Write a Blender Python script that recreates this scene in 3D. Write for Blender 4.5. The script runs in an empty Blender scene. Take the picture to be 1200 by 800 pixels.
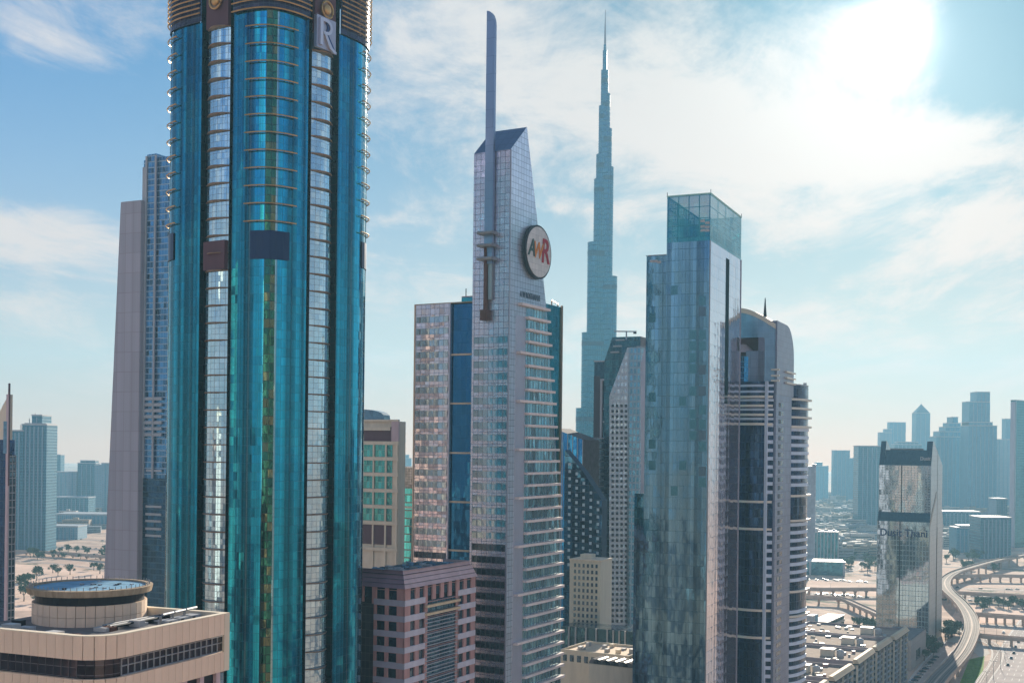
import bpy, math, random
from math import sin, cos, tan, atan2, asin, radians, sqrt, pi
from mathutils import Vector, Matrix
random.seed(11)
SC = bpy.context.scene
COL = SC.collection

# ---------------------------------------------------------------- camera
F = 1400.0          # focal length in pixels of the 1200 px wide photograph
H = 144.0           # eye height
HZ = 526.0          # image row of eye level
ROLL = radians(0.65)
cam_d = bpy.data.cameras.new('camera'); cam = bpy.data.objects.new('camera', cam_d); COL.objects.link(cam)
cam.location = (0, 0, H)
cam_d.sensor_width = 36; cam_d.lens = F/1200*36
cam_d.shift_y = (HZ-400)/1200; cam_d.shift_x = 0
cam.matrix_world = Matrix.Translation((0, 0, H)) @ Matrix.Rotation(radians(90), 4, 'X') @ Matrix.Rotation(ROLL, 4, 'Z')
cam_d.clip_start = 1; cam_d.clip_end = 60000
SC.camera = cam

def uv(px, py):
    dx = px-600; dy = HZ-py
    return (dx*cos(ROLL)-dy*sin(ROLL))/F, (dx*sin(ROLL)+dy*cos(ROLL))/F
def at(px, py, Y):
    u, v = uv(px, py); return Vector((u*Y, Y, H+v*Y))
def gnd(px, py, z=0.0):
    u, v = uv(px, py); Y = (z-H)/v; return Vector((u*Y, Y, z))

# ---------------------------------------------------------------- light
SUN_AZ = atan2(uv(1040, 48)[0], 1); SUN_EL = atan2(uv(1040, 48)[1], sqrt(1+uv(1040, 48)[0]**2))
SUN_DIR = Vector((sin(SUN_AZ)*cos(SUN_EL), cos(SUN_AZ)*cos(SUN_EL), sin(SUN_EL)))
sl = bpy.data.lights.new('sun', 'SUN'); sl.energy = 4.8; sl.angle = radians(0.5); sl.color = (1.0, 0.88, 0.72)
so = bpy.data.objects.new('sun', sl); COL.objects.link(so); so.rotation_euler = SUN_DIR.to_track_quat('Z', 'Y').to_euler(); so.location = (0, 0, 900)

W = bpy.data.worlds.new('World'); SC.world = W; W.use_nodes = True
nt = W.node_tree; nt.nodes.clear()

class NB:
    """tiny node-graph helper"""
    def __init__(s, nt): s.nt = nt
    def n(s, t, **kw):
        o = s.nt.nodes.new(t)
        for k, v in kw.items(): setattr(o, k, v)
        return o
    def inp(s, sock, v):
        if v is None: return
        if isinstance(v, bpy.types.NodeSocket): s.nt.links.new(v, sock)
        else:
            if sock.type == 'RGBA' and len(v) == 3: v = (*v, 1)
            sock.default_value = v
    def m(s, op, a, b=None, c=None, clamp=False):
        o = s.n('ShaderNodeMath', operation=op, use_clamp=clamp)
        s.inp(o.inputs[0], a); s.inp(o.inputs[1], b)
        if c is not None: s.inp(o.inputs[2], c)
        return o.outputs[0]
    def v(s, op, a, b=None, c=None):
        o = s.n('ShaderNodeVectorMath', operation=op)
        s.inp(o.inputs[0], a); s.inp(o.inputs[1], b)
        if op == 'SCALE': s.inp(o.inputs['Scale'], c)
        return o.outputs['Value'] if op in ('DOT_PRODUCT', 'LENGTH') else o.outputs[0]
    def mix(s, f, a, b, typ='MIX'):
        o = s.n('ShaderNodeMix', data_type='RGBA', blend_type=typ)
        s.inp(o.inputs[0], f); s.inp(o.inputs[6], a); s.inp(o.inputs[7], b)
        return o.outputs[2]
    def xyz(s, x, y, z=0.0):
        o = s.n('ShaderNodeCombineXYZ'); s.inp(o.inputs[0], x); s.inp(o.inputs[1], y); s.inp(o.inputs[2], z); return o.outputs[0]
    def sep(s, a):
        o = s.n('ShaderNodeSeparateXYZ'); s.inp(o.inputs[0], a); return o.outputs
    def noise(s, vec, scale, detail=4, rough=.55, dist=0.0, col=False):
        o = s.n('ShaderNodeTexNoise'); s.inp(o.inputs['Vector'], vec)
        o.inputs['Scale'].default_value = scale; o.inputs['Detail'].default_value = detail
        o.inputs['Roughness'].default_value = rough; o.inputs['Distortion'].default_value = dist
        return o.outputs['Color' if col else 'Fac']
    def rng(s, x, a, b, c=0.0, d=1.0, smooth=True):
        o = s.n('ShaderNodeMapRange', interpolation_type='SMOOTHSTEP' if smooth else 'LINEAR')
        s.inp(o.inputs[0], x); s.inp(o.inputs[1], a); s.inp(o.inputs[2], b); s.inp(o.inputs[3], c); s.inp(o.inputs[4], d); return o.outputs[0]

b = NB(nt)
d = b.v('NORMALIZE', b.n('ShaderNodeTexCoord').outputs['Generated'])
x, y, z = b.sep(d)
sky = b.n('ShaderNodeTexSky', sky_type='NISHITA'); sky.sun_disc = False
sky.sun_elevation = SUN_EL; sky.sun_rotation = SUN_AZ; sky.altitude = 150; sky.air_density = 1.3; sky.dust_density = 1.2; sky.ozone_density = 2.2
sd = b.v('DOT_PRODUCT', d, tuple(SUN_DIR)); sdc = b.m('MAXIMUM', sd, 0.0)
near = b.m('POWER', sdc, 14.0)
skyc = b.mix(1.0, sky.outputs[0], (0.006, 0.255, .50), 'MULTIPLY')
skyc = b.v('SCALE', skyc, None, b.m('SUBTRACT', 1.0, b.m('MULTIPLY', b.m('POWER', sdc, 6.0), .78)))
az = b.m('ARCTAN2', x, y); el = b.m('ARCSINE', z)
# cirrus: fibrous noise on a flat cloud sheet high above, thicker in a few banks of sky
den = b.m('ADD', b.m('MAXIMUM', z, 0.0), 0.12)
cp = b.xyz(b.m('DIVIDE', x, den), b.m('MULTIPLY', b.m('DIVIDE', y, den), 1.0))
rot = b.n('ShaderNodeMapping'); rot.inputs['Rotation'].default_value = (0, 0, radians(-38)); rot.inputs['Scale'].default_value = (1.0, 0.55, 1.0); b.inp(rot.inputs[0], cp)
n1 = b.noise(rot.outputs[0], 1.6, 10, .68, .7)
n2 = b.noise(rot.outputs[0], 5.5, 6, .65, .8)
bias = None
def bump(px, py, rx, ry, amp):
    global bias
    u0, v0 = uv(px, py); a0 = atan2(u0, 1); e0 = atan2(v0, sqrt(1+u0*u0))
    ra = rx/F*cos(a0)**2; re = ry/F*cos(a0)
    q = b.m('ADD', b.m('POWER', b.m('MULTIPLY', b.m('SUBTRACT', az, a0), 1/ra), 2.0), b.m('POWER', b.m('MULTIPLY', b.m('SUBTRACT', el, e0), 1/re), 2.0))
    g = b.m('MULTIPLY', b.m('EXPONENT', b.m('MULTIPLY', q, -1.0)), amp)
    bias = g if bias is None else b.m('ADD', bias, g)
for t in [(20, 268, 110, 38, .36), (130, 292, 80, 24, .22), (450, 256, 30, 9, .28), (560, 60, 230, 110, .36), (860, 110, 160, 90, .38), (1080, 165, 200, 38, .42),
          (950, 195, 160, 14, .28), (1110, 262, 170, 40, .34), (700, 400, 500, 60, .12), (1000, 60, 90, 50, .12), (60, 60, 120, 30, .16), (90, 108, 50, 9, .14),
          (90, 165, 190, 60, -.9), (330, 200, 120, 200, -.2), (880, 20, 60, 30, -.10), (1180, 60, 70, 50, -.5), (600, 330, 160, 60, -.2), (480, 170, 70, 40, -.15), (660, 243, 30, 8, .2), (520, 215, 110, 20, -.15)]:
    bump(*t)
cl = b.m('ADD', b.m('ADD', b.m('MULTIPLY', b.m('MULTIPLY_ADD', b.m('SUBTRACT', n1, .5), 1.25, .5), .70), b.m('MULTIPLY', n2, .34)), b.m('MULTIPLY', bias, .55))
cov = b.rng(cl, .455, .72)
cov = b.m('MULTIPLY', cov, b.rng(z, 0.0, 0.10, 0.25, 0.92))
back = b.rng(sd, .1, -.8)  # unseen clouds opposite the sun brightened to fill the shaded facades
cloudc = b.mix(near, b.mix(back, (3.2, 2.95, 2.95), (5.2, 5.0, 5.0)), (3.3, 3.2, 3.05))
skyc = b.mix(cov, skyc, cloudc)
# low haze band of the real atmosphere, everywhere round the horizon
hz = b.m('EXPONENT', b.m('MULTIPLY', b.m('MAXIMUM', z, 0.0), -9.0))
skyc = b.mix(b.m('MULTIPLY', hz, .92), skyc, b.mix(near, (6.0, 2.7, 1.1), (10.4, 4.4, 1.7)))
# aureole of the sun behind thin cloud
au = b.m('ADD', b.m('MULTIPLY', b.m('POWER', sdc, 3200.0), 10.0), b.m('MULTIPLY', b.m('POWER', sdc, 150.0), 1.6))
skyc = b.mix(1.0, skyc, b.v('SCALE', (1.0, .99, .93), None, au), 'ADD')
bg = b.n('ShaderNodeBackground'); b.inp(bg.inputs[0], skyc); bg.inputs[1].default_value = 0.105
out = b.n('ShaderNodeOutputWorld'); nt.links.new(bg.outputs[0], out.inputs[0])

SC.view_settings.view_transform = 'Standard'; SC.view_settings.look = 'None'; SC.view_settings.exposure = 1.28; SC.view_settings.gamma = 1.0
SC.render.engine = 'CYCLES'
cy = SC.cycles; cy.use_denoising = True; cy.max_bounces = 6; cy.diffuse_bounces = 2; cy.glossy_bounces = 3; cy.volume_bounces = 2; cy.transmission_bounces = 2
cy.transparent_max_bounces = 8; cy.caustics_reflective = False; cy.caustics_refractive = False; cy.sample_clamp_indirect = 6

# ---------------------------------------------------------------- materials
def newmat(name):
    m = bpy.data.materials.new(name); m.use_nodes = True; t = m.node_tree; t.nodes.clear()
    nb = NB(t); p = nb.n('ShaderNodeBsdfPrincipled'); o = nb.n('ShaderNodeOutputMaterial'); t.links.new(p.outputs[0], o.inputs[0])
    return m, nb, p
def plain(name, col, rough=.7, metal=0.0, var=.12, scale=.25, streak=True):
    m, nb, p = newmat(name)
    tc = nb.n('ShaderNodeTexCoord').outputs['Object']
    mp = nb.n('ShaderNodeMapping'); mp.inputs['Scale'].default_value = (1, 1, .18 if streak else 1); nb.inp(mp.inputs[0], tc)
    n = nb.noise(mp.outputs[0], scale, 6, .65)
    oi = nb.n('ShaderNodeObjectInfo').outputs['Random']
    f = nb.m('ADD', nb.rng(n, .3, .7, 1-var, 1+var, False), nb.m('MULTIPLY', nb.m('SUBTRACT', oi, .5), var*.8))
    nb.inp(p.inputs['Base Color'], nb.v('SCALE', tuple(col), None, f))
    p.inputs['Roughness'].default_value = rough; p.inputs['Metallic'].default_value = metal
    p.inputs['Specular IOR Level'].default_value = .08 if rough > .65 else (.4 if metal > .2 else .15)
    return m
def facade(name, glass, pw=1.5, ph=3.8, line=(.02, .03, .04), lw=.10, lh=.14, rough=.06, metal=.85, tilt=.02, wave=.05, wsc=.12, var=.25,
           span=0.0, spanc=(.3, .3, .3), dark=0.0, alpha=1.0, bay=0, second=None, secf=.5, vstreak=0.0, linemetal=0.0, poff=.7, bands=0.0, pale=None):
    """curtain wall in UV metres: panes with individual tone and tilt, joints, optional spandrel band"""
    m, nb, p = newmat(name)
    u, v, _ = nb.sep(nb.n('ShaderNodeUVMap').outputs[0])
    us = nb.m('DIVIDE', u, pw); vs = nb.m('DIVIDE', v, ph)
    fu = nb.m('FRACT', us); fv = nb.m('FRACT', vs)
    cell = nb.xyz(nb.m('FLOOR', us), nb.m('FLOOR', vs))
    wn = nb.n('ShaderNodeTexWhiteNoise', noise_dimensions='2D'); nb.inp(wn.inputs['Vector'], cell)
    rv, rc = wn.outputs['Value'], wn.outputs['Color']
    lm = nb.m('MAXIMUM', nb.m('LESS_THAN', fu, lw/pw), nb.m('LESS_THAN', fv, lh/ph))
    col = nb.v('SCALE', tuple(glass), None, nb.m('MULTIPLY_ADD', rv, 2*var, 1-var))
    if vstreak:  # column streaks paint glass reflections into the tone
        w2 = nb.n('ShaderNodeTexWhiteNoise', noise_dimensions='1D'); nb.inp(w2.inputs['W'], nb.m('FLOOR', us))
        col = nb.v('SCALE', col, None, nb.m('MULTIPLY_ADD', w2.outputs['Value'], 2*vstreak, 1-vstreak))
    if bands:  # broad upright tone bands; on glass they paint in reflections
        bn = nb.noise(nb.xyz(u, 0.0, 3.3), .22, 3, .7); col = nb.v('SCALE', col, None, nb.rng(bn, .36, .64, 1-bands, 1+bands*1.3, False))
    if pale: col = nb.mix(nb.rng(nb.noise(nb.xyz(u, 0.0, 9.1), .42, 2, .6), .58, .66), col, pale)  # pale streaks paint sky reflections into the glass colour
    if second: col = nb.mix(nb.m('GREATER_THAN', rv, 1-secf), col, second)
    if dark:
        col = nb.mix(nb.m('LESS_THAN', rc, dark) if False else nb.m('GREATER_THAN', nb.sep(rc)[1], 1-dark), col, tuple(c*.35 for c in glass))
    r = rough; met = metal
    if span:
        sm = nb.m('LESS_THAN', fv, span); col = nb.mix(sm, col, spanc)
        r = nb.m('MULTIPLY_ADD', sm, .35, rough); met = nb.m('MULTIPLY', nb.m('SUBTRACT', 1.0, sm), metal); lm2 = nb.m('LESS_THAN', fu, lw/pw)
    col = nb.mix(lm, col, line)
    nb.inp(p.inputs['Base Color'], col)
    if not isinstance(r, float): rr = nb.m('ADD', r, nb.m('MULTIPLY', lm, .3))
    else: rr = nb.m('MULTIPLY_ADD', lm, .3, r)
    nb.inp(p.inputs['Roughness'], rr)
    mm = nb.m('MULTIPLY', met, nb.m('SUBTRACT', 1.0, nb.m('MULTIPLY', lm, 1-linemetal))); nb.inp(p.inputs['Metallic'], mm)
    geo = nb.n('ShaderNodeNewGeometry').outputs['Normal']
    t1 = nb.v('SCALE', nb.v('SUBTRACT', rc, (.5, .5, .5)), None, tilt)
    off = nb.v('ADD', nb.xyz(u, nb.m('MULTIPLY', v, .30)), nb.v('SCALE', rc, None, poff))
    nz = nb.noise(off, wsc, 3, .6, 0, True)
    t2 = nb.v('SCALE', nb.v('SUBTRACT', nz, (.5, .5, .5)), None, wave)
    nb.inp(p.inputs['Normal'], nb.v('NORMALIZE', nb.v('ADD', geo, nb.v('ADD', t1, t2))))
    if alpha < 1: p.inputs['Alpha'].default_value = alpha
    return m

# ---------------------------------------------------------------- mesh building
class MB:
    def __init__(s): s.v = []; s.f = []; s.uv = []; s.mi = []
    def quad(s, p, uvs=None, m=0):
        i = len(s.v); s.v += [tuple(q) for q in p]; s.f.append(tuple(range(i, i+len(p)))); s.mi.append(m)
        if uvs is None:
            a = Vector(p[0]); n = (Vector(p[1])-a).cross(Vector(p[2])-a)
            if n.length > 0: n.normalize()
            e = Vector((0, 0, 1)).cross(n)
            if e.length < .1: e = Vector((1, 0, 0))
            e.normalize(); g = n.cross(e)
            uvs = [(Vector(q).dot(e), Vector(q).dot(g)) for q in p]
        s.uv += list(uvs)
    def wall(s, a, b_, z0, z1, u0=0.0, m=0, z0b=None, z1b=None):
        L = sqrt((a[0]-b_[0])**2+(a[1]-b_[1])**2)
        z0b = z0 if z0b is None else z0b; z1b = z1 if z1b is None else z1b
        s.quad([(a[0], a[1], z0), (b_[0], b_[1], z0b), (b_[0], b_[1], z1b), (a[0], a[1], z1)], [(u0, z0), (u0+L, z0b), (u0+L, z1b), (u0, z1)], m)
        return u0+L
    def line(s, pts, z0, z1, m=0, closed=False):
        u = 0.0; n = len(pts)
        for i in range(n if closed else n-1): u = s.wall(pts[i], pts[(i+1) % n], z0, z1, u, m)
        return s
    def prism(s, pts, z0, z1, m=0, mc=None, bottom=False):
        s.line(pts, z0, z1, m, True); mc = m if mc is None else mc
        s.quad([(p[0], p[1], z1) for p in pts], None, mc)
        if bottom: s.quad([(p[0], p[1], z0) for p in reversed(pts)], None, mc)
        return s
    def box(s, x0, x1, y0, y1, z0, z1, m=0):
        if x0 > x1: x0, x1 = x1, x0
        if y0 > y1: y0, y1 = y1, y0
        return s.prism([(x0, y0), (x1, y0), (x1, y1), (x0, y1)], z0, z1, m, None, True)
    def extr(s, poly, d0, d1, plane='y', m=0, ms=None):
        """polygon of (u,z) extruded along y (plane='y': u is x) or along x (plane='x': u is y)"""
        def P(u, z, w): return (u, w, z) if plane == 'y' else (w, u, z)
        n = len(poly)
        s.quad([P(u, z, d0) for u, z in poly], [(u, z) for u, z in poly], m)
        s.quad([P(u, z, d1) for u, z in reversed(poly)], [(u, z) for u, z in reversed(poly)], m)
        for i in range(n):
            a, c = poly[i], poly[(i+1) % n]
            s.quad([P(*a, d0), P(*a, d1), P(*c, d1), P(*c, d0)], None, m if ms is None else ms)
        return s
    def tube(s, pts, r, n=5, m=0, closed=False):
        rings = []; N = len(pts)
        for i, p in enumerate(pts):
            p = Vector(p); a = Vector(pts[(i-1) % N if closed else max(i-1, 0)]); c = Vector(pts[(i+1) % N if closed else min(i+1, N-1)])
            t = (c-a).normalized(); up = Vector((0, 0, 1)) if abs(t.z) < .9 else Vector((1, 0, 0))
            e = t.cross(up).normalized(); g = e.cross(t); rr = r[i] if isinstance(r, (list, tuple)) else r
            rings.append([p+(e*cos(2*pi*k/n)+g*sin(2*pi*k/n))*rr for k in range(n)])
        for i in range(N if closed else N-1):
            A, B = rings[i], rings[(i+1) % N]
            for k in range(n): s.quad([A[k], A[(k+1) % n], B[(k+1) % n], B[k]], None, m)
        if not closed: s.quad(rings[0][::-1], None, m); s.quad(rings[-1], None, m)
        return s
    def cyl(s, cx, cy_, z0, z1, r0, r1=None, n=24, m=0, cap=True, mc=None):
        r1 = r0 if r1 is None else r1
        for k in range(n):
            a, c = 2*pi*k/n, 2*pi*(k+1)/n
            s.quad([(cx+r0*cos(a), cy_+r0*sin(a), z0), (cx+r0*cos(c), cy_+r0*sin(c), z0), (cx+r1*cos(c), cy_+r1*sin(c), z1), (cx+r1*cos(a), cy_+r1*sin(a), z1)],
                   [(a*r0, z0), (c*r0, z0), (c*r0, z1), (a*r0, z1)], m)
        if cap and r1 > 0.01: s.quad([(cx+r1*cos(2*pi*k/n), cy_+r1*sin(2*pi*k/n), z1) for k in range(n)], None, m if mc is None else mc)
        return s
    def mesh(s, name, mats):
        me = bpy.data.meshes.new(name); me.from_pydata(s.v, [], s.f)
        ul = me.uv_layers.new(name='UVMap'); flat = [c for q in s.uv for c in q]
        ul.data.foreach_set('uv', flat)
        for mt in (mats if isinstance(mats, (list, tuple)) else [mats]): me.materials.append(mt)
        if any(s.mi): me.polygons.foreach_set('material_index', s.mi)
        me.update(); return me
    def build(s, name, mats, parent=None, loc=None, kind=None):
        return put(name, s.mesh(name, mats), parent, loc, kind=kind)
def put(name, me, parent=None, loc=None, rz=0.0, kind=None):
    o = bpy.data.objects.new(name, me); COL.objects.link(o); o.parent = parent
    if loc is not None: o.location = loc
    if rz: o.rotation_euler = (0, 0, rz)
    if kind: o['kind'] = kind
    return o
def tag(o, label, cat, group=None, kind=None):
    o['label'] = label; o['category'] = cat
    if group: o['group'] = group
    if kind: o['kind'] = kind
    return o
def thing(name, label, cat, loc=(0, 0, 0), rz=0.0, group=None):
    o = bpy.data.objects.new(name, None); COL.objects.link(o); o.location = loc; o.rotation_euler = (0, 0, rz); o.empty_display_size = 5
    return tag(o, label, cat, group)
def copy_tree(o, parent=None):
    c = o.copy(); COL.objects.link(c); c.parent = parent
    for ch in [k for k in KIDS.get(o.name, [])]: copy_tree(ch, c)
    return c
KIDS = {}
def index_kids(o):
    for k in o.children: KIDS.setdefault(o.name, []); KIDS[o.name].append(k); index_kids(k)
def setting(mb, name, m):
    o = mb.build(name, m); o['kind'] = 'structure'; return o

class Frame:
    """a building standing on the street grid: +x runs away to the right, +y away to the left from its near corner"""
    def __init__(s, px, py, Y, deg):
        p = at(px, py, Y); s.O = Vector((p.x, p.y, 0)); s.th = radians(deg)
        s.X = Vector((cos(s.th), sin(s.th), 0)); s.Y = Vector((-sin(s.th), cos(s.th), 0))
    def _hit(s, P, D, px, py):
        u, _ = uv(px, py); return (u*P.y-P.x)/(D.x-u*D.y)
    def a(s, px, py, y=0.0): return s._hit(s.O+s.Y*y, s.X, px, py)
    def b(s, px, py, x=0.0): return s._hit(s.O+s.X*x, s.Y, px, py)
    def z(s, px, py, x=0.0, y=0.0):
        P = s.O+s.X*x+s.Y*y; return H+uv(px, py)[1]*P.y
    def thing(s, name, label, cat, group=None): return thing(name, label, cat, s.O, s.th, group)

def text_mesh(txt, size, depth, mat, shear=0.0, bold=0.0, align='CENTER'):
    c = bpy.data.curves.new('lettering', 'FONT'); c.body = txt; c.size = size; c.extrude = depth; c.shear = shear; c.offset = bold; c.align_x = align; c.resolution_u = 3
    o = bpy.data.objects.new('lettering_tmp', c); COL.objects.link(o)
    bpy.context.view_layer.update()
    me = bpy.data.meshes.new_from_object(o.evaluated_get(bpy.context.evaluated_depsgraph_get()))
    bpy.data.objects.remove(o); me.materials.clear(); me.materials.append(mat); return me
def put_text(name, me, parent, face, u, z, d, sx=1.0, sy=1.0):
    """face 'r': on the plane y=-d reading towards +x;  'l': on the plane x=-d reading towards -y"""
    o = put(name, me, parent)
    if face == 'r': o.location = (u, -d, z); o.rotation_euler = (pi/2, 0, 0)
    else: o.location = (-d, u, z); o.rotation_euler = (pi/2, 0, -pi/2)
    o.scale = (sx, sy, 1)
    return o

_cache = {}
def fbox(parent, face, u0, u1, z0, z1, d0, d1, m, name):
    """box on a facade, d measured outwards; equal sizes share one mesh"""
    L, Hh, D = abs(u1-u0), z1-z0, d1-d0
    key = (face, round(L, 2), round(Hh, 2), round(D, 2), m.name, name)
    if key not in _cache:
        mb = MB()
        if face == 'r': mb.box(0, L, -D, 0, 0, Hh)
        else: mb.box(-D, 0, 0, L, 0, Hh)
        _cache[key] = mb.mesh(name, m)
    u = min(u0, u1)
    return put(name, _cache[key], parent, (u, -d0, z0) if face == 'r' else (-d0, u, z0))
def addbox(mb, face, u0, u1, z0, z1, d0, d1, m=0):
    if face == 'r': mb.box(u0, u1, -d1, -d0, z0, z1, m)
    else: mb.box(-d1, -d0, u0, u1, z0, z1, m)

# shared materials
M = {}
M['gold'] = plain('gold_metal', (.55, .36, .16), .35, .8, .2)
M['bronze'] = plain('bronze_metal', (.30, .20, .14), .4, .6, .2)
M['darkband'] = plain('dark_cladding', (.035, .035, .05), .3, .3, .2)
M['maroon'] = plain('maroon_louvre', (.13, .07, .085), .5)
M['navy'] = plain('navy_louvre', (.01, .035, .10), .35, .3)
M['white'] = plain('white_paint', (.52, .51, .50), .55, 0, .1)
M['lilac'] = plain('lilac_metal', (.40, .40, .47), .4, .35, .12)
M['beige'] = plain('beige_stone', (.74, .56, .40), .75, 0, .14, .6)
M['cream'] = plain('cream_stone', (.78, .68, .53), .7, 0, .12)
M['pink'] = plain('pink_granite', (.52, .30, .28), .5, 0, .18, .6)
M['palepink'] = plain('pale_pink_stone', (.60, .46, .48), .6, 0, .12)
M['conc'] = plain('grey_concrete', (.44, .38, .42), .8, 0, .14, .15)
M['roof'] = plain('roof_felt', (.20, .19, .19), .9, 0, .25, .3, False)
M['steel'] = plain('dull_steel', (.30, .31, .33), .45, .6)
M['dark'] = plain('dark_metal', (.03, .035, .045), .5, .2)
M['rust'] = plain('rusty_steel', (.16, .08, .065), .7, .2, .3, 1.0)
M['palegrey'] = plain('pale_grey', (.42, .43, .45), .6, 0, .12)
M['blueroof'] = plain('blue_roof', (.18, .34, .46), .7, 0, .30, .5, False)
M['win'] = facade('dark_window_glass', (.05, .09, .13), 1.6, 1.8, rough=.04, metal=.7, lw=.05, lh=.05, tilt=.03, var=.4)
# ================================================================ haze, ground
mb = MB(); S = 9000
mb.quad([(-S, -S, 0), (S, -S, 0), (S, S, 0), (-S, S, 0)])
gm, nb, p = newmat('sandy_city_ground')
tc = nb.n('ShaderNodeTexCoord').outputs['Object']
na = nb.noise(tc, .004, 6, .6, .3); nb2 = nb.noise(tc, .03, 5, .65); nc = nb.noise(tc, .35, 4, .6)
c = nb.mix(nb.rng(na, .42, .60), (.74, .48, .35), (.50, .35, .28))
c = nb.mix(nb.rng(nb2, .45, .65), c, (.80, .58, .44))
c = nb.mix(nb.rng(nb.noise(tc, .011, 5, .65, .4), .56, .64), c, (.06, .075, .04))
c = nb.mix(nb.m('MULTIPLY', nc, .35), c, (.16, .14, .13))
nb.inp(p.inputs['Base Color'], c); p.inputs['Roughness'].default_value = .95; p.inputs['Specular IOR Level'].default_value = .1
setting(mb, 'ground', gm)

mb = MB().box(-9300, 9300, -9300, 9300, -1.5, 852)
hm = bpy.data.materials.new('haze_air'); hm.use_nodes = True; t = hm.node_tree; t.nodes.clear()
pv = t.nodes.new('ShaderNodeVolumePrincipled'); oo = t.nodes.new('ShaderNodeOutputMaterial'); t.links.new(pv.outputs[0], oo.inputs['Volume'])
pv.inputs['Color'].default_value = (.29, .56, .73, 1); pv.inputs['Density'].default_value = 0.00013; pv.inputs['Anisotropy'].default_value = 0.2
hz_o = mb.build('haze', hm); hz_o['kind'] = 'stuff'; hz_o['label'] = 'pale daylight haze lying over the whole city'; hz_o['category'] = 'haze'

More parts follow.
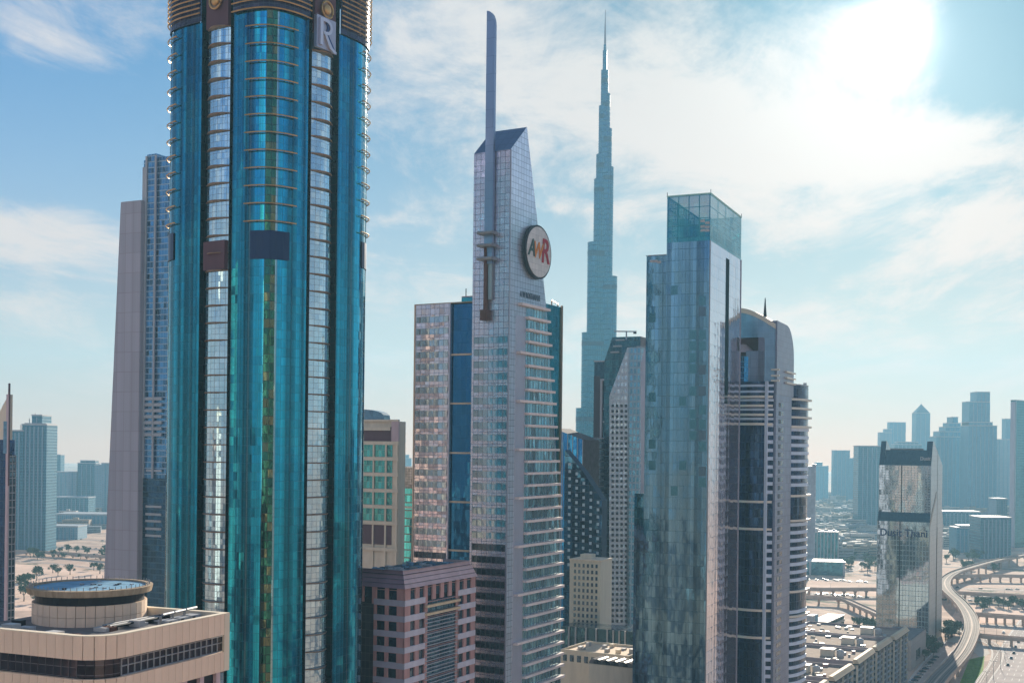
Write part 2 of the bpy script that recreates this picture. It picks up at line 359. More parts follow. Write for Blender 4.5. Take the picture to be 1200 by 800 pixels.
# ================================================================ A: big teal lobed tower
def rose_tower():
    Y0 = 312
    fr = Frame(316, 300, Y0, 57); s = 44.0; h = s/2; r = 11.5
    # shift so that the corner bay's nose (not the square's corner) stands at the measured spot
    cut = r*(sqrt(2)-1)
    t = fr.thing('skyscraper', 'giant teal glass skyscraper with rounded corner bays, gold ring crown and silver R sign', 'skyscraper')
    t.location = fr.O - (fr.X+fr.Y)*(cut*.72)
    P0 = t.location.copy()
    def zz(px, py, lx, ly):
        P = P0+fr.X*lx+fr.Y*ly; return H+uv(px, py)[1]*P.y
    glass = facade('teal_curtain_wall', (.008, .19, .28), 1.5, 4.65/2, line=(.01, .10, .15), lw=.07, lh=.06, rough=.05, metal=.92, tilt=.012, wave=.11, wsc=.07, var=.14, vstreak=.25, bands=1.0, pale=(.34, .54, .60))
    green = facade('corner_reflection_glass', (.03, .17, .12), 1.5, 2.3, rough=.08, metal=.8, tilt=.08, wave=.4, wsc=.3, var=.3, second=(.13, .17, .10), secf=.25)  # corner reflection painted in as green and brownish pane tones
    strip = facade('pale_strip_glass', (.50, .70, .80), 1.55, 4.65/3, line=(.16, .22, .28), lw=.10, lh=.08, rough=.05, metal=.92, tilt=.02, wave=.16, wsc=.10, var=.08)
    rec = facade('dark_recess_glass', (.03, .16, .17), 1.5, 2.3, rough=.10, metal=.7, tilt=.03, wave=.2, var=.5)
    ztop = 261.0; w1 = 4.1; w2 = 6.0; c = (h, h)
    def rotp(p, k):
        x_, y_ = p
        for _ in range(k): x_, y_ = -y_, x_
        return (x_+h, y_+h)
    CF = {0: -2.3, 1: 0.0, 2: 0.0, 3: 2.1}
    def lobe(off=0.0, a0=180, a1=270, ends=True, n=12, k=0.28, K=None):
        pts = []; ca_ = CF[(K-1) % 4] if K is not None else 0.0; cb_ = CF[K] if K is not None else 0.0
        if ends: pts.append((-h-off, -(ca_+w2)))
        for i in range(n+1):
            a = radians(a0+(a1-a0)*i/n); rr = r+off + k*r*0.5*max(0, cos(2*(a-radians(225))))**3*0.5
            pts.append((-h+r+rr*cos(a), -h+r+rr*sin(a)))
        if ends: pts.append((cb_-w2, -h-off))
        return pts
    zt = [zz(317, 9, 2, 2)]*4
    ztop = zt[0]
    fin_me = MB().line(lobe(.12, 218.5, 231.5, False, 3), 0, ztop).mesh('corner_strip', green)
    lou_me = MB().line(lobe(.30, 200, 250, False, 6), 0, 7.4).mesh('louvre_panel', M['navy'])
    arc = lobe(.95, 192, 258, False, 12)
    br = MB().tube([(q[0], q[1], 0) for q in arc], .17, 5)
    for q in arc[1::2]:
        L = sqrt(q[0]**2+q[1]**2); br.tube([(q[0], q[1], 0), (q[0]*(1-1.1/L), q[1]*(1-1.1/L), 0)], .10, 4)
    br_me = br.mesh('sunshade', M['gold'])
    crown_m = (facade('crown_dark_glass', (.05, .05, .085), 1.4, 1.3, rough=.2, metal=.6, var=.3))
    for k in range(4):
        R = k*pi/2
        def pl(name, me, z=0.0, RR=R): return put(name, me, t, (h, h, z), RR)
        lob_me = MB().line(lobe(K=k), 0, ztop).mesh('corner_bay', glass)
        crown_me = MB().line(lobe(.45, K=k), 0, 17.0).mesh('crown_band', crown_m)
        ring_me = MB().tube([(q[0], q[1], 0) for q in lobe(1.0, 180, 270, True, 14, K=k)], .21, 5).mesh('gold_ring', M['gold'])
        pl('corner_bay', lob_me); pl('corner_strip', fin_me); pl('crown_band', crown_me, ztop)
        # recess + strip on the side that follows this corner (towards +angle)
        rp = [(-w2, -h), (-w2, -h+4.2), (-w1, -h+4.2), (-w1, -h+.7)]
        rp = [(q[0]+CF[k], q[1]) for q in rp]; MB().line([rotp(q, k) for q in rp], 0, ztop+16.8).build('recess', rec, t)
        MB().line([rotp((2*CF[k]-q[0], q[1]), k) for q in reversed(rp)], 0, ztop+16.8).build('recess', rec, t)
        st = [(-w1, -h+.7)]+[(-w1+2*w1*i/6, -h+.7-1.0*sin(pi*i/6)) for i in range(1, 6)]+[(w1, -h+.7)]
        MB().line([rotp((q[0]+CF[k], q[1]), k) for q in st], 0, ztop-2.5).build('glass_strip', strip, t)
        if k in (0, 1, 3):
            zr = ztop+2.2
            while zr < ztop+17: pl('gold_ring', ring_me, zr); zr += 1.32
        if k in (0,): pl('gold_ring', ring_me, ztop+.1)
        if k in (0, 1, 3):
            z = ztop-2.3 if k else ztop-4.4
            n = 12
            for i in range(n): pl('sunshade', br_me, z-i*4.62)
            pl('louvre_panel', lou_me, z-n*4.62-5.2)
    # strips' rings, crown panels and medallions on the two faces in view (k=0 -> right face, k=3 -> left face)
    hr = MB(); pts = [(-w1-.1, -h+.55, 0)]+[(-w1+2*w1*i/8, -h+.55-2.0*sin(pi*i/8), 0) for i in range(1, 8)]+[(w1+.1, -h+.55, 0)]
    hr.tube(pts, .16, 5)
    hr.prism([(q[0], q[1]) for q in pts], -.05, .05, 0, None, True)
    hr_me = hr.mesh('strip_ring', M['bronze'])
    med = MB(); N = 20
    for rr, d0, d1 in ((2.15, .0, .5),):
        pass
    def disc(mbx, R, d0, d1, m=0, n=20):
        ring = [(R*cos(2*pi*i/n), R*sin(2*pi*i/n)) for i in range(n)]
        mbx.quad([(q[0], -d1, q[1]) for q in ring], None, m)
        for i in range(n):
            a, c_ = ring[i], ring[(i+1) % n]; mbx.quad([(a[0], -d0, a[1]), (c_[0], -d0, c_[1]), (c_[0], -d1, c_[1]), (a[0], -d1, a[1])], None, m)
    mm = MB(); disc(mm, 2.3, 0, .3); med_back = mm.mesh('medallion_plate', M['bronze'])
    mm = MB(); mm.tube([(2.2*cos(2*pi*i/20), -.45, 2.2*sin(2*pi*i/20)) for i in range(20)], .3, 6, 0, True); med_ring = mm.mesh('medallion_ring', M['gold'])
    mm = MB()
    for i in range(5):
        r0, r1 = 1.45*cos(i*pi/10), 1.45*cos((i+1)*pi/10); q0, q1 = .3+.9*sin(i*pi/10), .3+.9*sin((i+1)*pi/10)
        for k in range(16):
            a, c_ = 2*pi*k/16, 2*pi*(k+1)/16
            mm.quad([(r0*cos(a), -q0, r0*sin(a)), (r0*cos(c_), -q0, r0*sin(c_)), (r1*cos(c_), -q1, r1*sin(c_)), (r1*cos(a), -q1, r1*sin(a))])
    med_dome = mm.mesh('medallion_dome', M['gold'])
    for k in (0, 3):
        off = {0: 0.0, 3: 0.0}[k]
        for i in range(42):
            o_ = rotp((CF[k], 0), k); put('strip_ring', hr_me, t, (o_[0], o_[1], ztop-2.6-4.62*i), k*pi/2)
        mp = MB(); mp.box(-w1, w1, -h-.35, -h+.9, -2.6, 17.0)
        put('crown_panel', mp.mesh('crown_panel', M['maroon']), t, (o_[0], o_[1], ztop), k*pi/2)
        zc = ztop+4.4
        fx, fy = rotp((CF[k], -h-.6), k)
        for nm, me in (('medallion_plate', med_back), ('medallion_ring', med_ring), ('medallion_dome', med_dome)):
            put(nm, me, t, (fx, fy, zc), k*pi/2)
        mq = MB(); mq.box(-w1+.1, w1-.1, -h-.62, -h+.6, 0, 7.6)
        if k == 3: put('service_panel', mq.mesh('service_panel', M['maroon']), t, (o_[0], o_[1], ztop-67), k*pi/2)
    # the silver plate with the letter
    x0, x1 = h-7.4, h+.2; zc0, zc1 = ztop-7.0, ztop+1.6
    zp = MB(); zp.box(x0, x1, -1.9, -.9, zc0, zc1); pl_ = zp.build('sign_plate', plain('silver_plate', (.42, .42, .50), .35, .6, .1), t)
    nv = plain('navy_letter', (.03, .06, .18), .3, .4); sv = plain('silver_letter', (.62, .60, .66), .3, .6)
    def letter(name, poly, m_, d0, d1):
        sc = (x1-x0)/10; szz = (zc1-zc0)/10
        mbx = MB(); mbx.extr([(x0+u_*sc, zc0+v_*szz) for u_, v_ in poly], -d1, -d0, 'y'); o = mbx.build(name, m_, pl_); return o
    def arcp(cx, cy_, rx, ry, a0, a1, n=8): return [(cx+rx*cos(radians(a0+(a1-a0)*i/n)), cy_+ry*sin(radians(a0+(a1-a0)*i/n))) for i in range(n+1)]
    letter('letter_stem', [(1.2, .8), (2.6, .8), (2.6, 9.2), (1.2, 9.2)], sv, 1.9, 2.5)
    outer = arcp(4.2, 6.9, 3.4, 2.5, 90, -90); inner = arcp(4.2, 6.9, 2.2, 1.5, -90, 90)
    letter('letter_bowl', [(2.6, 9.4)]+outer+[(3.0, 4.4), (3.0, 5.4)]+inner+[(2.6, 8.4)], sv, 1.9, 2.45)
    letter('letter_bowl_navy', arcp(4.6, 6.9, 2.1, 1.5, 80, -80)+arcp(4.0, 6.9, 1.3, 1.3, -70, 70), nv, 1.9, 2.2)  # navy part of the two-tone letter
    letter('letter_leg', [(3.2, 4.8), (4.4, 4.8), (5.6, 3.2), (7.4, 1.2), (9.6, .2), (9.6, -.5), (8.2, -.4), (6.0, .8), (4.4, 3.0)], sv, 1.9, 2.5)
    letter('letter_leg_navy', [(4.6, 4.8), (5.4, 4.9), (8.2, 1.8), (9.4, .2), (7.6, 1.2), (5.8, 3.2)], nv, 1.9, 2.3)  # navy part of the leg
    MB().prism([rotp(q, 0) for q in [(-h+3, -h+3), (h-3, -h+3), (h-3, h-3), (-h+3, h-3)]], ztop+14, ztop+16).build('roof', M['roof'], t)
    # little floodlights on the ring stack
    for k in (0, 3, 1):
        pass
    return t
rose_tower()

# ================================================================ B: tapering slab tower, far left
def slab_tower():
    fr = Frame(166, 400, 650, 64); t = fr.thing('tapered_tower', 'tall blue tower beside a tapering blank grey concrete slab', 'skyscraper')
    zs = fr.z(166, 235)
    bt = fr.b(144, 235); bb = fr.b(119, 800)
    zb = fr.z(119, 800)
    k = (bb-bt)/(zs-zb)
    MB().extr([(0, 0), (bt+k*zs, 0), (bt, zs), (0, zs)], -1.5, 34, 'x').build('concrete_slab', facade('concrete_panels', (.38, .36, .41), 5.4, 10.8, line=(.31, .27, .30), lw=.25, lh=.25, metal=0, rough=.85, tilt=.0, wave=.01, var=.06, bands=.08), t)
    gl = facade('blue_banded_glass', (.06, .22, .42), 2.0, 3.2, line=(.30, .42, .52), lw=.12, lh=.55, rough=.12, metal=.7, tilt=.05, wave=.2, var=.35, dark=.12)
    x0 = 3.0
    b0, b1, b2, b3 = (fr.b(q, 300, x0) for q in (167.5, 173, 184, 197)); b3 -= 12
    z1, z2, z3 = fr.z(170, 188, x0, b0), fr.z(178, 182, x0, b1), fr.z(190, 185, x0, b2)
    zl = fr.z(180, 560, x0, b1)
    for n, (u0, u1, zt, dd) in enumerate(((b1, b0, z1, .0), (b2, b1, z2, 1.2), (b3, b2, z3, .4))):
        MB().box(x0-dd, 30, u0, u1, zl, zt).build('glass_bay', gl, t)
    dk = facade('dark_blue_glass', (.02, .07, .14), 2.0, 3.2, line=(.03, .09, .13), lw=.05, lh=.5, rough=.1, metal=.8, tilt=.04, wave=.25, var=.4)
    MB().box(x0-.8, 30, b3, b0, 0, zl).build('lower_glass', dk, t)
    for u_ in (b1, b2):
        fbox(t, 'l', u_-.5, u_+.5, zl, z2-1, 1.2-x0, 2.0-x0, M['palegrey'], 'white_fin')
    fbox(t, 'l', b0, -.05, 0, z1-4, -x0, 1.0-x0, M['palegrey'], 'edge_fin')
    for py in (467, 474, 481, 488, 495, 502, 509):
        z = fr.z(185, py, x0, b2)
        for (u0, u1) in ((b1+.7, b0-.1), (b2+.7, b1-.7), (b2-6, b2-.7)):
            fbox(t, 'l', u0, u1, z-.9, z+.7, 1.25-x0, 2.0-x0, M['palegrey'], 'balcony_slab')
    for py in (551, 593, 602, 610, 619, 627):
        z = fr.z(185, py, x0, b2); fbox(t, 'l', b2-6, b2+5, z-.7, z+.5, .8-x0, 1.3-x0, M['palegrey'], 'floor_light_strip')
slab_tower()

# ================================================================ C: beige office with drum, bottom left
def beige_building():
    fr = Frame(118, 747, 152, 67); t = fr.thing('office_building', 'beige panelled office building with a round blue-topped drum on its roof', 'building')
    zp = fr.z(118, 747); A = fr.a(262, 715); Bq = 30.0; R = 4.0
    zr = zp-1.6
    lv = [zp, zp-3.0, zp-5.5, zp-8.3]
    def outline(off, n=6):
        pts = [(A+off, Bq), (A+off, -off)]
        for i in range(n+1):
            a = radians(270-90*i/n); pts.append((R+(R+off)*cos(a), R+(R+off)*sin(a)))
        pts.append((-off, Bq)); return pts
    dw = facade('brown_dark_glass', (.045, .04, .055), 1.3, 1.27, line=(.16, .15, .17), lw=.07, lh=.07, rough=.06, metal=.6, tilt=.03, wave=.2, var=.35)
    co = MB(); co.prism(outline(-.35), 0, zr); co.build('core', M['dark'], t)
    # concrete-backed panels, one object each; straight parts and the rounded corner
    pan = plain('beige_panel', (.84, .64, .49), .7, 0, .10, .5)
    def panels(z0, z1, th=.25, w=1.42, off=0.0, m_=pan, name='cladding_panel', gap=.05):
        n = int((A-R)/w); ww = (A-R)/n
        for i in range(n): fbox(t, 'r', R+i*ww+gap/2, R+(i+1)*ww-gap/2, z0, z1, off-.35, off-.35+th+random.uniform(0, .015), m_, name)
        n2 = int((Bq-R)/w); w2_ = (Bq-R)/n2
        for i in range(n2): fbox(t, 'l', R+i*w2_+gap/2, R+(i+1)*w2_-gap/2, z0, z1, off-.35, off-.35+th+random.uniform(0, .015), m_, name)
        for i in range(5):
            a0, a1 = radians(180+18*i+.6), radians(180+18*(i+1)-.6); ro, ri = R+off-.35+th, R+off-.35
            pts = [(R+ri*cos(a0), R+ri*sin(a0)), (R+ro*cos(a0), R+ro*sin(a0)), (R+ro*cos(a1), R+ro*sin(a1)), (R+ri*cos(a1), R+ri*sin(a1))]
            MB().prism(pts[::-1], z0, z1, 0, None, True).build(name, m_, t)
    panels(lv[1], lv[0], .6, off=.35)
    panels(lv[3], lv[2], .6, off=.35)
    panels(lv[3]-11.5, lv[3]-5.5, .6, off=.35)
    # ribbon window: two rows of panes, mullions proud
    for k, (z0, z1) in enumerate(((lv[2]+.06, (lv[1]+lv[2])/2-.03), ((lv[1]+lv[2])/2+.03, lv[1]-.04))):
        panels(z0, z1, .08, 1.25, .05, dw, 'window_pane', .07)
    mul = MB()
    for zc in (lv[2]+.03, (lv[1]+lv[2])/2, lv[1]-.3):
        addbox(mul, 'r', R, A, zc-.04, zc+.04, -.3, .0); 
    n = int((A-R)/1.25); ww = (A-R)/n
    for i in range(n+1): addbox(mul, 'r', R+i*ww-.035, R+i*ww+.035, lv[2], lv[1]-.3, -.3, -.02)
    mul.build('mullion', M['palegrey'], t)
    # recessed storey with piers
    for i in range(7):
        u_ = 1.5+i*(A-3)/6; fbox(t, 'r', u_-.45, u_+.45, lv[3]-5.5, lv[3], -.3, .3, M['palepink'], 'pier')
    for i in range(4): fbox(t, 'l', 3+i*6-.45, 3+i*6+.45, lv[3]-5.5, lv[3], -.3, .3, M['palepink'], 'pier')
    MB().prism(outline(-.4), zr, zr+.1).build('roof', M['roof'], t)
    # parapet inner face and coping
    cp = MB(); o1, o2 = outline(.62), outline(-.35)
    for i in range(len(o1)-1):
        a, b_, c_, d_ = o1[i], o1[i+1], o2[i+1], o2[i]
        cp.quad([(a[0], a[1], zp+.12), (b_[0], b_[1], zp+.12), (c_[0], c_[1], zp+.12), (d_[0], d_[1], zp+.12)])
        cp.wall(a, b_, zp, zp+.12); cp.wall(c_, d_, zr, zp+.12)
    cp.build('coping', M['cream'], t)
    fbox(t, 'r', A-.6, A+.62, lv[3], zp+.1, .3, .66, M['cream'], 'corner_pier')
    # drum on the roof
    pc = at(106, 684, 178) ; loc = (pc-fr.O); cx, cy_ = loc.dot(fr.X), loc.dot(fr.Y); zt = at(106, 684, 178).z; Rd = 70.5/F*178
    base = zt-6.9
    dk = MB(); dk.cyl(cx, cy_, zr, zt-.35, Rd-1.25, n=48); dr = dk.build('drum', M['dark'], t)
    N = 38
    for row, (z0, z1) in enumerate(((base, base+2.9), (base+2.95, base+4.6))):
        for i in range(N):
            a0, a1 = 2*pi*(i+.03)/N, 2*pi*(i+.97)/N; ri, ro = Rd-1.2, Rd-.85
            pts = [(cx+ri*cos(a0), cy_+ri*sin(a0)), (cx+ro*cos(a0), cy_+ro*sin(a0)), (cx+ro*cos(a1), cy_+ro*sin(a1)), (cx+ri*cos(a1), cy_+ri*sin(a1))]
            MB().prism(pts, z0, z1, 0, None, True).build('drum_panel', pan, dr)
    rim = MB()
    rim.cyl(cx, cy_, zt-1.0, zt-.1, Rd-.2, Rd, 48, cap=False)
    for k in range(48):
        a, c_ = 2*pi*k/48, 2*pi*(k+1)/48
        for (r0, r1, z0, z1) in ((Rd-1.2, Rd-.2, zt-1.0, zt-1.0), (Rd, Rd-.9, zt-.1, zt-.05), (Rd-.9, Rd-.95, zt-.05, zt-.35)):
            rim.quad([(cx+r0*cos(a), cy_+r0*sin(a), z0), (cx+r0*cos(c_), cy_+r0*sin(c_), z0), (cx+r1*cos(c_), cy_+r1*sin(c_), z1), (cx+r1*cos(a), cy_+r1*sin(a), z1)])
    rim.build('drum_rim', plain('weathered_rim', (.40, .31, .22), .8, 0, .3, 1.2), dr)
    MB().cyl(cx, cy_, zt-.36, zt-.3, Rd-.93, n=48).build('drum_top', M['blueroof'], dr)
    for i in range(20):
        a = 2*pi*i/20; x_, y_ = cx+(Rd-1.15)*cos(a), cy_+(Rd-1.15)*sin(a)
        MB().box(-.3, .3, -.3, .3, zr, base).build('drum_post', M['cream'], dr, (x_, y_, 0))
    # rooftop plant: separate things
    def rt(name, label, cat, lx, ly, rz=0): 
        q = fr.O+fr.X*lx+fr.Y*ly; return thing(name, label, cat, (q.x, q.y, zr+.1), fr.th+rz)
    for (lx, ly, ln, lab) in ((3.6, 14.0, 11, 'long white maintenance rail box nearest the rounded corner of the beige roof'), (6.0, 23, 9, 'long white maintenance rail box at the left edge of the beige roof')):
        g = rt('rail_box', lab, 'roof equipment', lx-2, ly)
        MB().box(-.5, .5, -ln/2, ln/2, .5, 1.0).build('rail', M['white'], g)
        MB().box(-.8, .8, -ln/2-.3, -ln/2+1.6, .1, 1.5).build('end_box', M['white'], g)
        for yy in (-ln/3, 0, ln/3): MB().box(-.15, .15, yy-.1, yy+.1, 0, .5).build('foot', M['steel'], g)
    for i, lx in enumerate((17.5, 20.5, 23.5)):
        g = rt('air_handler', ['grey air handler with bent duct, closest to the drum on the beige roof', 'middle air handler of the three right of the drum', 'air handler at the far right corner of the beige roof'][i], 'air conditioner', lx, 3.6+.3*i)
        MB().box(-1.1, 1.1, -.9, .9, .3, 1.35).build('casing', M['palegrey'], g)
        MB().tube([(-1.1, 0, .8), (-1.6, 0, 1.0), (-1.6, 0, 2.0), (-1.2, 0, 2.2), (1.5, .3, 2.2)], .2, 6).build('duct', M['steel'], g)
        MB().box(-.9, -.3, -.95, .95, .5, 1.2).build('grille', M['dark'], g)
        MB().box(-1.1, 1.1, -.9, .9, 0, .29).build('plinth', M['dark'], g)
    for i in range(16):
        a = random.uniform(0, 2*pi); rr_ = Rd*random.uniform(.15, .85)
        MB().box(-.25, .25, -.2, .2, 0, random.uniform(.1, .25)).build('roof_vent', random.choice([M['steel'], M['dark'], M['palegrey']]), dr, (cx+rr_*cos(a), cy_+rr_*sin(a), zt-.3))
    for i in range(60):
        a = 2*pi*i/60; MB().box(-.035, .035, -.035, .035, 0, .5).build('rail_post', M['steel'], dr, (cx+(Rd-.5)*cos(a), cy_+(Rd-.5)*sin(a), zt-.08))
    for i in range(34):
        ux, uy = random.uniform(2, A-3), random.uniform(2.5, Bq-2)
        if sqrt((ux-cx)**2+(uy-cy_)**2) < Rd+1.2: continue
        w_, l_, h_ = random.uniform(.25, .7), random.uniform(.3, 1.1), random.uniform(.25, .9)
        MB().box(-w_, w_, -l_, l_, 0, h_).build('roof_box', random.choice([M['white'], M['steel'], M['palegrey'], M['dark'], M['rust']]), t, (ux, uy, zr+.1))
    for k_ in range(5): MB().tube([(A-2.2-.5*k_, 1.5, zr+.4), (A-2.2-.5*k_, Bq-6, zr+.4)], .1, 4).build('roof_conduit', M['steel'] if k_ % 2 else M['palegrey'], t)
    g = rt('pipe_rack', 'run of dark roof pipes along the back parapet right of the drum', 'pipes', 15, 9.5)
    for k in range(4): MB().tube([(-2, k*.6, .6), (11, k*.6, .6)], .16, 5).build('pipe', M['steel'] if k % 2 else M['dark'], g)
    for k in range(4): MB().box(-1.5+k*3.8, -1.3+k*3.8, -.3, 2.1, 0, .45).build('support', M['dark'], g)
beige_building()
# ================================================================ D: beige framed building between the teal tower and the AWR tower
def framed_building():
    fr = Frame(467.5, 500, 520, 64); t = fr.thing('framed_building', 'cream framed building with green windows and curved blue roof, half behind the teal tower', 'building')
    ztop = fr.z(467, 492); Bq = fr.b(405, 500)
    MB().box(.5, 6, 0.2, Bq, 0, ztop-.6).build('wall', M['cream'], t)
    rows = [519, 537.5, 556, 575, 594, 613]
    zs = [fr.z(460, r_+.0, 0, 2) for r_ in rows]
    cols = [(-.3+1.6, fr.b(461, 560)), (fr.b(460, 560)+.4, fr.b(451.5, 560)), (fr.b(450.5, 560), fr.b(437, 560)), (fr.b(436, 560), fr.b(423, 560)), (fr.b(422, 560), Bq)]
    gw = facade('green_window_glass', (.08, .38, .36), 1.6, 3.0, line=(.3, .3, .27), lw=.1, lh=.12, rough=.06, metal=.75, tilt=.04, wave=.3, var=.4)
    for i in range(len(zs)-1):
        for (u0, u1) in cols[1:]:
            fbox(t, 'l', u0+.05, u1-.4, zs[i+1]+.8, zs[i]-.8, -.55, -.35, gw, 'window')
    for z in zs+[fr.z(460, 644, 0, 2)]:
        fbox(t, 'l', 0, Bq, z-.75, z+.75, -.3, .35, M['cream'], 'floor_beam')
    for u_ in [0.9]+[c[1]-.2 for c in cols[1:]]:
        fbox(t, 'l', u_-.4, u_+.4, 0, zs[0]-.8, -.45, .1, M['cream'], 'column')
    fbox(t, 'l', .0, fr.b(459, 505), zs[0]+.8, ztop, -.5, .3, M['palepink'], 'corner_pier')
    fbox(t, 'l', fr.b(458, 500), Bq, ztop-4.5, ztop-3.1, -.4, .9, M['cream'], 'canopy')
    fbox(t, 'l', fr.b(458, 500), Bq, zs[0]+.8, ztop-4.6, -.45, -.2, M['maroon'], 'terrace_wall')
    fbox(t, 'l', 0, Bq, ztop-.6, ztop+.25, -.6, .5, M['cream'], 'coping')
    for u0, u1 in ((cols[1][0], cols[1][1]), (cols[2][0], cols[2][1]), (cols[3][0], cols[3][1])):
        fbox(t, 'l', u0+.1, u1-.3, zs[-1]-9.5, zs[-1]-1.0, -.5, -.3, M['maroon'], 'loggia')
    bc = fr.b(436, 490)
    cr = MB()
    b0, b1 = fr.b(449, 490), Bq+6
    pts = []
    for i in range(13):
        a = pi*i/12; pts.append((b0+(b1-b0)*(1-cos(a))/2, ztop+.2+4.6*sin(a)**.6 if 0 < i < 12 else ztop+.2))
    cr.extr(pts, 1.0, 6, 'x'); cr.build('curved_roof', M['blueroof'], t)
    # darker lower link block right of it
    fr2 = Frame(484, 560, 545, 64); t2 = fr2.thing('link_building', 'low dark-topped teal glass building seen between the framed building and the silver wing', 'building')
    g2 = facade('teal_link_glass', (.04, .24, .30), 1.8, 3.6, line=(.10, .13, .14), lh=.6, tilt=.04, wave=.35, var=.4)
    zt = fr2.z(476, 547); z1 = fr2.z(476, 570); z2 = fr2.z(476, 594)
    MB().box(0, 20, 0, 14, 0, z1-.8).build('wall', g2, t2)
    MB().box(.4, 20, .4, 14, z1-.8, zt).build('plant_screen', facade('screen_panel', (.20, .19, .22), .8, 1.2, metal=.2, rough=.5, var=.4), t2)
    MB().box(-.3, 20, -.3, 14.3, z2-.5, z2+.4).build('floor_beam', M['palegrey'], t2)
framed_building()

# ================================================================ E: pink granite hotel block
def pink_building():
    fr = Frame(474, 690, 350, 62); t = fr.thing('granite_building', 'pink granite block with pale stone bands and a stepped sloping cornice', 'building')
    zc = fr.z(474, 690)                   # underside of the cornice
    A = fr.a(557.5, 676); Bq = fr.b(413, 690)
    fl = 4.6
    core = MB().box(.9, A, .9, Bq, 0, zc+1)
    core.box(A-.2, A, .0, 1.0, 0, zc+1); core.build('core', M['dark'], t)
    top = fr.z(482, 668, 1.6, 1.6)
    # cornice: four stepped tilted courses on both faces
    n = 4; hh = (top-zc)/n
    for k in range(n):
        o0, o1 = .5-k*.62, .5-(k+1)*.62+.12
        z0, z1 = zc+k*hh+.07, zc+(k+1)*hh-.10
        mb = MB()
        mb.quad([(-o0, -o0, z0), (A+o0*.6, -o0, z0), (A+o1*.6, -o1, z1), (-o1, -o1, z1)])
        mb.quad([(A+o0*.6, -o0, z0), (A+o0*.6, 12, z0), (A+o1*.6, 12, z1), (A+o1*.6, -o1, z1)])
        mb.quad([(-o1, -o1, z1), (A+o1*.6, -o1, z1), (A+o1*.6, 1, z1), (-o1, 1, z1)])
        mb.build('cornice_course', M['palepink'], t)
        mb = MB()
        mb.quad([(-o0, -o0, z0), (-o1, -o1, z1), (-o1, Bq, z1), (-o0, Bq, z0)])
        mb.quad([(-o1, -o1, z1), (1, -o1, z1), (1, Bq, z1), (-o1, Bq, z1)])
        mb.build('cornice_course', plain('shaded_cornice_stone%d' % k, (.26, .19, .24), .6, 0, .1), t)  # left courses darker: the shade of that side is painted in
    MB().box(.8, A-.5, .8, Bq, zc, zc+.2).build('inner_core', M['dark'], t)
    # roof and parapet
    MB().box(2.2, A-1.2, 2.2, Bq, zc+1, top-1.1).build('roof', plain('dark_roof', (.07, .11, .13), .8, 0, .4, .8, False), t)
    # right face, window grid
    def grid(face, cols, rows, z_of, wmat, u_lo, u_hi):
        pass
    ucs = [fr.a(px, 700) for px in (484, 494.5, 504, 513.6, 523, 532, 541, 549.6)]
    lcs = [fr.b(px, 700) for px in (460, 446, 431)]
    # rows: window centre heights
    nr = 13
    zw = [zc-1.95-fl*i for i in range(nr)]
    # piers (pink) full height between windows, and bands
    ww = 1.35
    def pier(face, u0, u1, z0, z1, m_=M['pink'], nm='pier', d=.0): fbox(t, face, u0, u1, z0, z1, -.5, d, m_, nm)
    edges = [0.0]+[c for c in ucs]
    for i, c in enumerate(ucs):
        lo = 0 if i == 0 else (ucs[i-1]+ww*.62*(1 if i else 0))
        lo = 0 if i == 0 else ucs[i-1]+ww
        z0 = zc-fl if 2 < i < 6 else 0
        if i == 0: lo = 0.0
        pier('r', lo, c-ww, z0, zc)
    pier('r', ucs[-1]+ww, A, 0, zc)
    cw0, cw1 = ucs[1]+ww+.6, ucs[6]-ww-1.0
    pier('r', ucs[1]+ww, cw0, 0, zc-fl); pier('r', cw1, ucs[6]-ww, 0, zc-fl)
    for i, c in enumerate(ucs):
        for k, z in enumerate(zw):
            if k > 0 and 2 <= i <= 5: continue
            fbox(t, 'r', c-ww+.04, c+ww-.04, z-1.45, z+1.3, -.75, -.42, M['win'], 'window')
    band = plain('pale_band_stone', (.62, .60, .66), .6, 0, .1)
    for k, z in enumerate(zw):
        zl, zh = z-1.45-1.75, z-1.45
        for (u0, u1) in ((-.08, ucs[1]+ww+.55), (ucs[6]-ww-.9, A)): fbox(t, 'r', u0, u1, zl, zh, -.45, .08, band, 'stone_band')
        fbox(t, 'l', -.08, lcs[1]+2.4, zl, zh, -.45, .08, plain('shaded_band_stone', (.46, .46, .54), .6, 0, .1) if 'gb' not in M else M['gb'], 'stone_band')  # left bands in a darker stone tone, that face's shade painted in
        if 'gb' not in M: M['gb'] = bpy.data.materials['shaded_band_stone']
        for c in lcs[:3]:
            if k > 0 and c is lcs[2]: continue
            fbox(t, 'l', c-1.5, c+1.5, zh+.05, zh+2.7, -.75, -.42, M['win'], 'window')
        fbox(t, 'r', 0, A, z+1.3, z+1.45, -.5, -.02, M['pink'], 'lintel')
        fbox(t, 'l', 0, lcs[1]+2.4, z+1.3, z+1.45, -.5, -.02, M['pink'], 'lintel')
    lo = 0
    for c in lcs: fbox(t, 'l', lo, c-1.5, 0, zc, -.5, 0, M['pink'], 'pier'); lo = c+1.5
    fbox(t, 'l', lo, Bq, zc-fl, zc, -.5, 0, M['pink'], 'pier')
    MB().extr([(lcs[1]+2.4, 0), (Bq, 0), (Bq, zc-fl-.4), (lcs[1]+2.4, zc-fl-.4)], -.1, .3, 'x').build('dark_screen', facade('dark_screen_glass', (.05, .045, .05), 1.5, 2.3, line=(.1, .09, .09), rough=.3, metal=.4), t)
    # central curtain wall with light louvres
    zt = zc-fl-.2
    MB().box(cw0, cw1, .35, .8, 0, zt).build('curtain_wall', facade('hotel_curtain_glass', (.04, .14, .22), 1.5, 1.6, lh=.1, rough=.05, tilt=.05, wave=.3, var=.4, line=(.2, .2, .24)), t)
